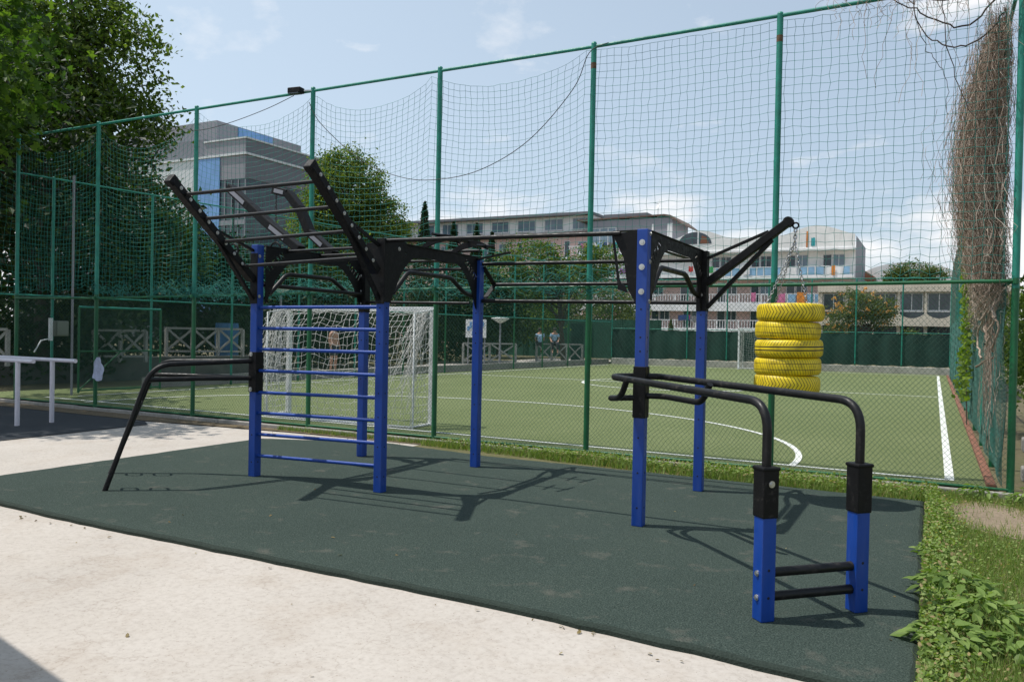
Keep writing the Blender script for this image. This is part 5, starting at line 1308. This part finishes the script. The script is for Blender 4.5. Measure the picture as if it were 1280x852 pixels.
m = MB(); m.prism([(-2.8 + 5.2 * math.cos(t_), 8.8 + 1.9 * math.sin(t_)) for t_ in a] + [(-8.0, 0), (2.4, 0)], 'y', 106, 120); m.build('vault', M['plaster'], rr_)
m = MB(); m.prism([(-9.5, 8.2), (-7.5, 9.8), (-6.2, 8.9), (-6.2, 8.2)], 'y', 105.4, 106); m.build('tiled_roof', M['brick'], rr_)

# modern grey and blue building
gb_ = empty('office_block', (-70, 65, 0), 'modern grey clad block with blue panels above the trees at the left', 'building')
m = MB(); m.bb(-100, -62.4, 60.05, 76.5, -.5, 16.7); m.build('recess_wall', M['glass'], gb_)
m = MB(); m.bb(-66.4, -62.35, 60, 77, 16.72, 19.1); m.build('wall', M['greyclad'], gb_)
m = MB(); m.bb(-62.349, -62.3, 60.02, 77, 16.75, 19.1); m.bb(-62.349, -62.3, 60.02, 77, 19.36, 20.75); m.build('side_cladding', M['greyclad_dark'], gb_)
m = MB(); m.bb(-100, -66.42, 60, 60.04, 8, 19.1); m.build('wall', M['lightstrip'], gb_)
m = MB(); m.bb(-69.6, -65.9, 59.9, 59.98, 3, 19.05); m.build('blue_panel', M['bluefilm'], gb_)
m = MB(); m.bb(-100, -62.15, 59.85, 77, 19.12, 19.34); m.build('ledge', M['lightstrip'], gb_)
m = MB(); m.bb(-68.2, -62.35, 60, 77, 19.36, 20.75); m.build('wall', M['greyclad'], gb_)
m = MB(); m.bb(-68.3, -62.2, 59.9, 77, 20.76, 20.92); m.build('ledge', M['lightstrip'], gb_)
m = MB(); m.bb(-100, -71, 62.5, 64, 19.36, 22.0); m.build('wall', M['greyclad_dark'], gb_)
m = MB(); m.bb(-100, -71.5, 64.5, 78, 19.36, 24.6); m.build('wall', M['greyclad'], gb_)
m = MB(); m.bb(-71.49, -71.4, 67.6, 73, 21.6, 24.5); m.build('blue_panel', M['bluefilm'], gb_)
for i in range(4):
    m = MB(); m.bb(-65.2 + i * .95, -65.1 + i * .95, 59.95, 60.03, 0, 16.6); m.build('mullion', M['greyclad'], gb_)
for q in (4, 8, 12):
    m = MB(); m.bb(-66, -62.3, 59.94, 60.02, q, q + .5); m.build('spandrel', M['greyclad'], gb_)

# ------------------------------------------------------------------ small things beyond the pitch
M['white_shaded'] = mat_plain('shaded_white_paint', (.34, .335, .31), .8, var=.25, scale=4)  # white paint greyed, with the left trees' shade put into the colour
def railing(p0, p1, n_, label, z0=-.03, h=1.05):
    t = empty('crossed_railing', (p0[0], p0[1], z0), label, 'railing', 'crossed white railings')
    p0 = np.array((*p0, z0)); p1 = np.array((*p1, z0)); up_ = np.array((0, 0, 1.))
    for i in range(n_ + 1):
        q = p0 + (p1 - p0) * i / n_; m = MB(); m.bar(q, q + up_ * h, .09, .09, up=(1, 0, 0)); m.build('upright', M['white_shaded'], t)
    m = MB(); m.bar(p0 + up_ * h, p1 + up_ * h, .10, .07); m.build('top_rail', M['white_shaded'], t)
    m = MB(); m.bar(p0 + up_ * .18, p1 + up_ * .18, .07, .06); m.build('bottom_rail', M['white_shaded'], t)
    for i in range(n_):
        a_ = p0 + (p1 - p0) * (i + .04) / n_; b_ = p0 + (p1 - p0) * (i + .96) / n_
        m = MB(); m.bar(a_ + up_ * .22, b_ + up_ * (h - .05), .05, .07); m.bar(a_ + up_ * (h - .05) + np.array((.052, 0, 0)), b_ + up_ * .22 + np.array((.052, 0, 0)), .05, .07); m.build('cross_brace', M['white_shaded'], t)
railing((-22.6, 18.4), (-21.2, 20.4), 3, 'white crossed railing before the blue tarp', .62 - .03, .95)
railing((-21.9, 15.3), (-21.3, 16.6), 2, 'white crossed railing seen through the shaded gate', .5, .95)
railing((-21.8, 11.3), (-21.2, 12.4), 2, 'white crossed railing behind the electrical box', .5, .95)
railing((-20.6, 34.2), (-18.6, 36.0), 2, 'white crossed railing beside the mushroom lamp')
railing((-18.6, 38.4), (-16.4, 39.4), 3, 'white crossed railing with two people sitting on it')
m = MB(); m.bar((-23.2, 10, .25), (-21.2, 22, .25), .4, .75); M['dark_wall'] = mat_plain('shade_darkened_wall', (.10, .10, .09), .95, var=.4, scale=1.5)  # wall colour darkened to carry the shade under the left trees
tag(m.build('planter_wall', M['dark_wall'], loc=(-22, 16, 0), bevel=.02), 'low shaded concrete wall carrying the left crossed railings', 'wall')
m = MB(); V = []; Fc = []
for i in range(9):
    for j in range(5): V.append((-23.1 + i * .16 + .03 * math.sin(j * 2 + i), 20.9 - i * .02 + .06 * math.sin(i * 1.8), .55 + j * .3))
for i in range(8):
    for j in range(4): Fc.append((i * 5 + j, (i + 1) * 5 + j, (i + 1) * 5 + j + 1, i * 5 + j + 1))
m.add(V, Fc, 0, True); tag(m.build('tarp', M['tarp'], loc=(-22.5, 20.9, .5)), 'blue tarp hung behind a white crossed railing', 'tarp')
def lamp(x, y, h, label, r_=.42):
    t = empty('park_lamp', (x, y, -.03), label, 'lamp')
    m = MB(); m.tube([(x, y, -.03), (x, y, h - .1)], [.055, .04], 10); m.build('pole', M['greyclad'], t)
    m = MB(); m.lathe([(.05, -.12), (.12, -.10), (r_, .08), (r_, .12), (.05, .16), (0, .16)], (x, y, h), 20); m.build('lamp_shade', M['lightstrip'], t)
lamp(-18.1, 33.4, 2.15, 'grey mushroom lamp standing right of the notice board')
lamp(-21.0, 22.0, 3.0, 'grey lamp post behind the rig ladder')
sg = empty('notice_board', (-19.1, 32.9, 0), 'white notice board with blue and grey marks behind the pitch', 'notice board')
m = MB()
for x in (-19.55, -18.65): m.tube([(x, 32.9, -.03), (x, 32.9, 2.2)], .035, 8)
m.build('leg', M['greyclad'], sg)
m = MB(); m.box((-19.1, 32.85, 1.75), (1.1, .05, .85)); m.build('board', M['white'], sg)
m = MB()
for i in range(7): m.box((-19.5 + .13 * i, 32.815, 1.75 + .22 * math.sin(i * 2.3)), (.12, .012, .2 + .1 * (i % 2)))
m.build('printed_mark', M['bluefilm'], sg)
m = MB(); m.bb(-17.95, -17.2, 41.45, 41.6, -.03, 2.15); m.bb(-17.99, -17.16, 41.42, 41.44, 1.35, 1.4); m.bb(-17.99, -17.16, 41.42, 41.44, .7, .75)
tag(m.build('changing_screen', M['screen'], loc=(-17.6, 41.5, 0), bevel=.01), 'dark green panelled cabin right of the seated people', 'cabin')

# people
def person(name, root, chains, radii, mat):
    """one continuous skin surface from joint chains; the first vertex is the pelvis"""
    V = []; E_ = []; RR = []; idx = {}
    def vid(p, r):
        k = tuple(np.round(p, 4))
        if k not in idx: idx[k] = len(V); V.append(tuple(np.array(p) - np.array(ROOT[root] if root in ROOT else (0, 0, 0)))); RR.append(r)
        return idx[k]
    for ch, rs in zip(chains, radii):
        pv = None
        for p, r in zip(ch, rs):
            i = vid(p, r)
            if pv is not None and pv != i: E_.append((pv, i))
            pv = i
    me = bpy.data.meshes.new(name); me.from_pydata(V, E_, []); me.materials.append(mat)
    o = bpy.data.objects.new(name, me); COL.objects.link(o)
    o.modifiers.new('skin', 'SKIN'); lay_ = me.skin_vertices.new() if not me.skin_vertices else me.skin_vertices[0]
    for i, r in enumerate(RR): lay_.data[i].radius = (r, r)
    lay_.data[0].use_root = True
    s_ = o.modifiers.new('subdiv', 'SUBSURF'); s_.levels = 1; s_.render_levels = 2
    for p in me.polygons: p.use_smooth = True
    return o
def seated(x, y, seat, face_, label, shirt=True, lean=0.):
    c, s_ = math.cos(face_), math.sin(face_)
    W = lambda f, l, z_: (x + f * c - l * s_, y + f * s_ + l * c, seat + z_)
    rt_ = empty('person', W(0, 0, 0), label, 'person')
    pel = W(0, 0, .10); ch = []; rd = []
    ch.append([pel, W(.01, 0, .25), W(.02 + lean * .3, 0, .42), W(.03 + lean, 0, .55), W(.05 + lean, 0, .63), W(.07 + lean, 0, .72), W(.07 + lean, 0, .82)]); rd.append([.13, .125, .14, .12, .055, .09, .075])
    for l in (-1, 1):
        ch.append([W(.03 + lean, 0, .55), W(.03 + lean, l * .18, .53), W(.05 + lean, l * .23, .30), W(.22 + lean, l * .17, .14), W(.32 + lean, l * .12, .13)]); rd.append([.12, .06, .045, .036, .032])
        ch.append([pel, W(.03, l * .11, .08), W(.42, l * .13, .07), W(.44, l * .13, -.34), W(.46, l * .13, -.40), W(.58, l * .13, -.41)]); rd.append([.13, .09, .062, .042, .04, .035])
    b = person('body', rt_, ch, rd, M['skin']); b.parent = rt_
    if shirt:
        sh = person('shirt', rt_, [[W(0, 0, .08), W(.01, 0, .25), W(.02 + lean * .3, 0, .42), W(.03 + lean, 0, .55)], [W(.03 + lean, 0, .55), W(.03 + lean, .18, .53), W(.045 + lean, .215, .38)], [W(.03 + lean, 0, .55), W(.03 + lean, -.18, .53), W(.045 + lean, -.215, .38)]], [[.15, .145, .16, .135], [.135, .075, .065], [.135, .075, .065]], M['shirt']); sh.parent = rt_
    tr = person('trousers', rt_, [[W(0, 0, .09), W(.03, .11, .08), W(.42, .13, .07), W(.445, .13, -.28)], [W(0, 0, .09), W(.03, -.11, .08), W(.42, -.13, .07), W(.445, -.13, -.28)]], [[.148, .105, .078, .058], [.148, .105, .078, .058]], M['dark_cloth']); tr.parent = rt_
    hp = W(.055 + lean, 0, .80)
    m = MB(); m.lathe([(0, .10), (.06, .085), (.098, .03), (.10, -.03), (.085, -.07)], hp, 14); m.build('hair', M['hair'], rt_)
    return rt_
seated(-18.45, 38.47, .98, R(120), 'person in pale shirt on the white railing, left of the seated pair')
seated(-17.75, 38.8, 1.0, R(-60), 'person in a light blue top sitting on the white railing beside the tree trunk', lean=.05)
# bare-chested person in the shade behind the goal
sx_, sy_ = -20.2, 24.0
rt_ = empty('person', (sx_, sy_, 0), 'bare-chested person in dark shorts standing behind the goal net', 'person')
Wp = lambda f, l, z_: (sx_ + f, sy_ + l, z_)
ch = [[Wp(0, 0, .98), Wp(0, 0, 1.15), Wp(0, 0, 1.33), Wp(0, 0, 1.45), Wp(.0, 0, 1.54), Wp(.02, 0, 1.63), Wp(.02, 0, 1.73)]]; rd = [[.13, .12, .145, .12, .055, .09, .07]]
for l in (-1, 1):
    ch.append([Wp(0, 0, 1.45), Wp(0, l * .19, 1.43), Wp(0, l * .25, 1.15), Wp(.08, l * .25, .92), Wp(.1, l * .24, .82)]); rd.append([.12, .06, .046, .036, .034])
    ch.append([Wp(0, 0, .98), Wp(0, l * .1, .92), Wp(.01, l * .12, .50), Wp(-.02, l * .13, .09), Wp(-.02, l * .13, .05), Wp(.14, l * .15, .03)]); rd.append([.13, .095, .062, .04, .04, .034])
b = person('body', rt_, ch, rd, M['skin']); b.parent = rt_
tr = person('shorts', rt_, [[Wp(0, 0, .99), Wp(0, .1, .90), Wp(.01, .12, .56)], [Wp(0, 0, .99), Wp(0, -.1, .90), Wp(.01, -.12, .56)]], [[.146, .11, .088], [.146, .11, .088]], M['dark_cloth']); tr.parent = rt_
m = MB(); m.lathe([(0, .10), (.06, .085), (.095, .03), (.097, -.03), (.085, -.06)], (sx_ + .01, sy_, 1.70), 14); m.build('hair', M['hair'], rt_)

# unseen flat-roofed block added left of the camera; only its shadow reaches the view
kk = empty('shadow_block', (-8.5, -.5, 0), 'unseen flat-roofed block added outside the frame to cast the shadow on the lower left pavement', 'shadow_block')
cs, sn = math.cos(R(-12)), math.sin(R(-12))
def krot(x, y): return (-5.05 + x * cs - y * sn, 1.93 + x * sn + y * cs)
m = MB(); c = krot(-3.4, -1.9); m.box((c[0], c[1], 1.4), (6.2, 3.2, 2.8), R(-12)); m.build('wall', M['plaster'], kk)
m = MB(); c = krot(-3.0, -1.9); m.box((c[0], c[1], 2.9), (7.4, 3.8, .18), R(-12)); m.build('roof', M['slab'], kk)
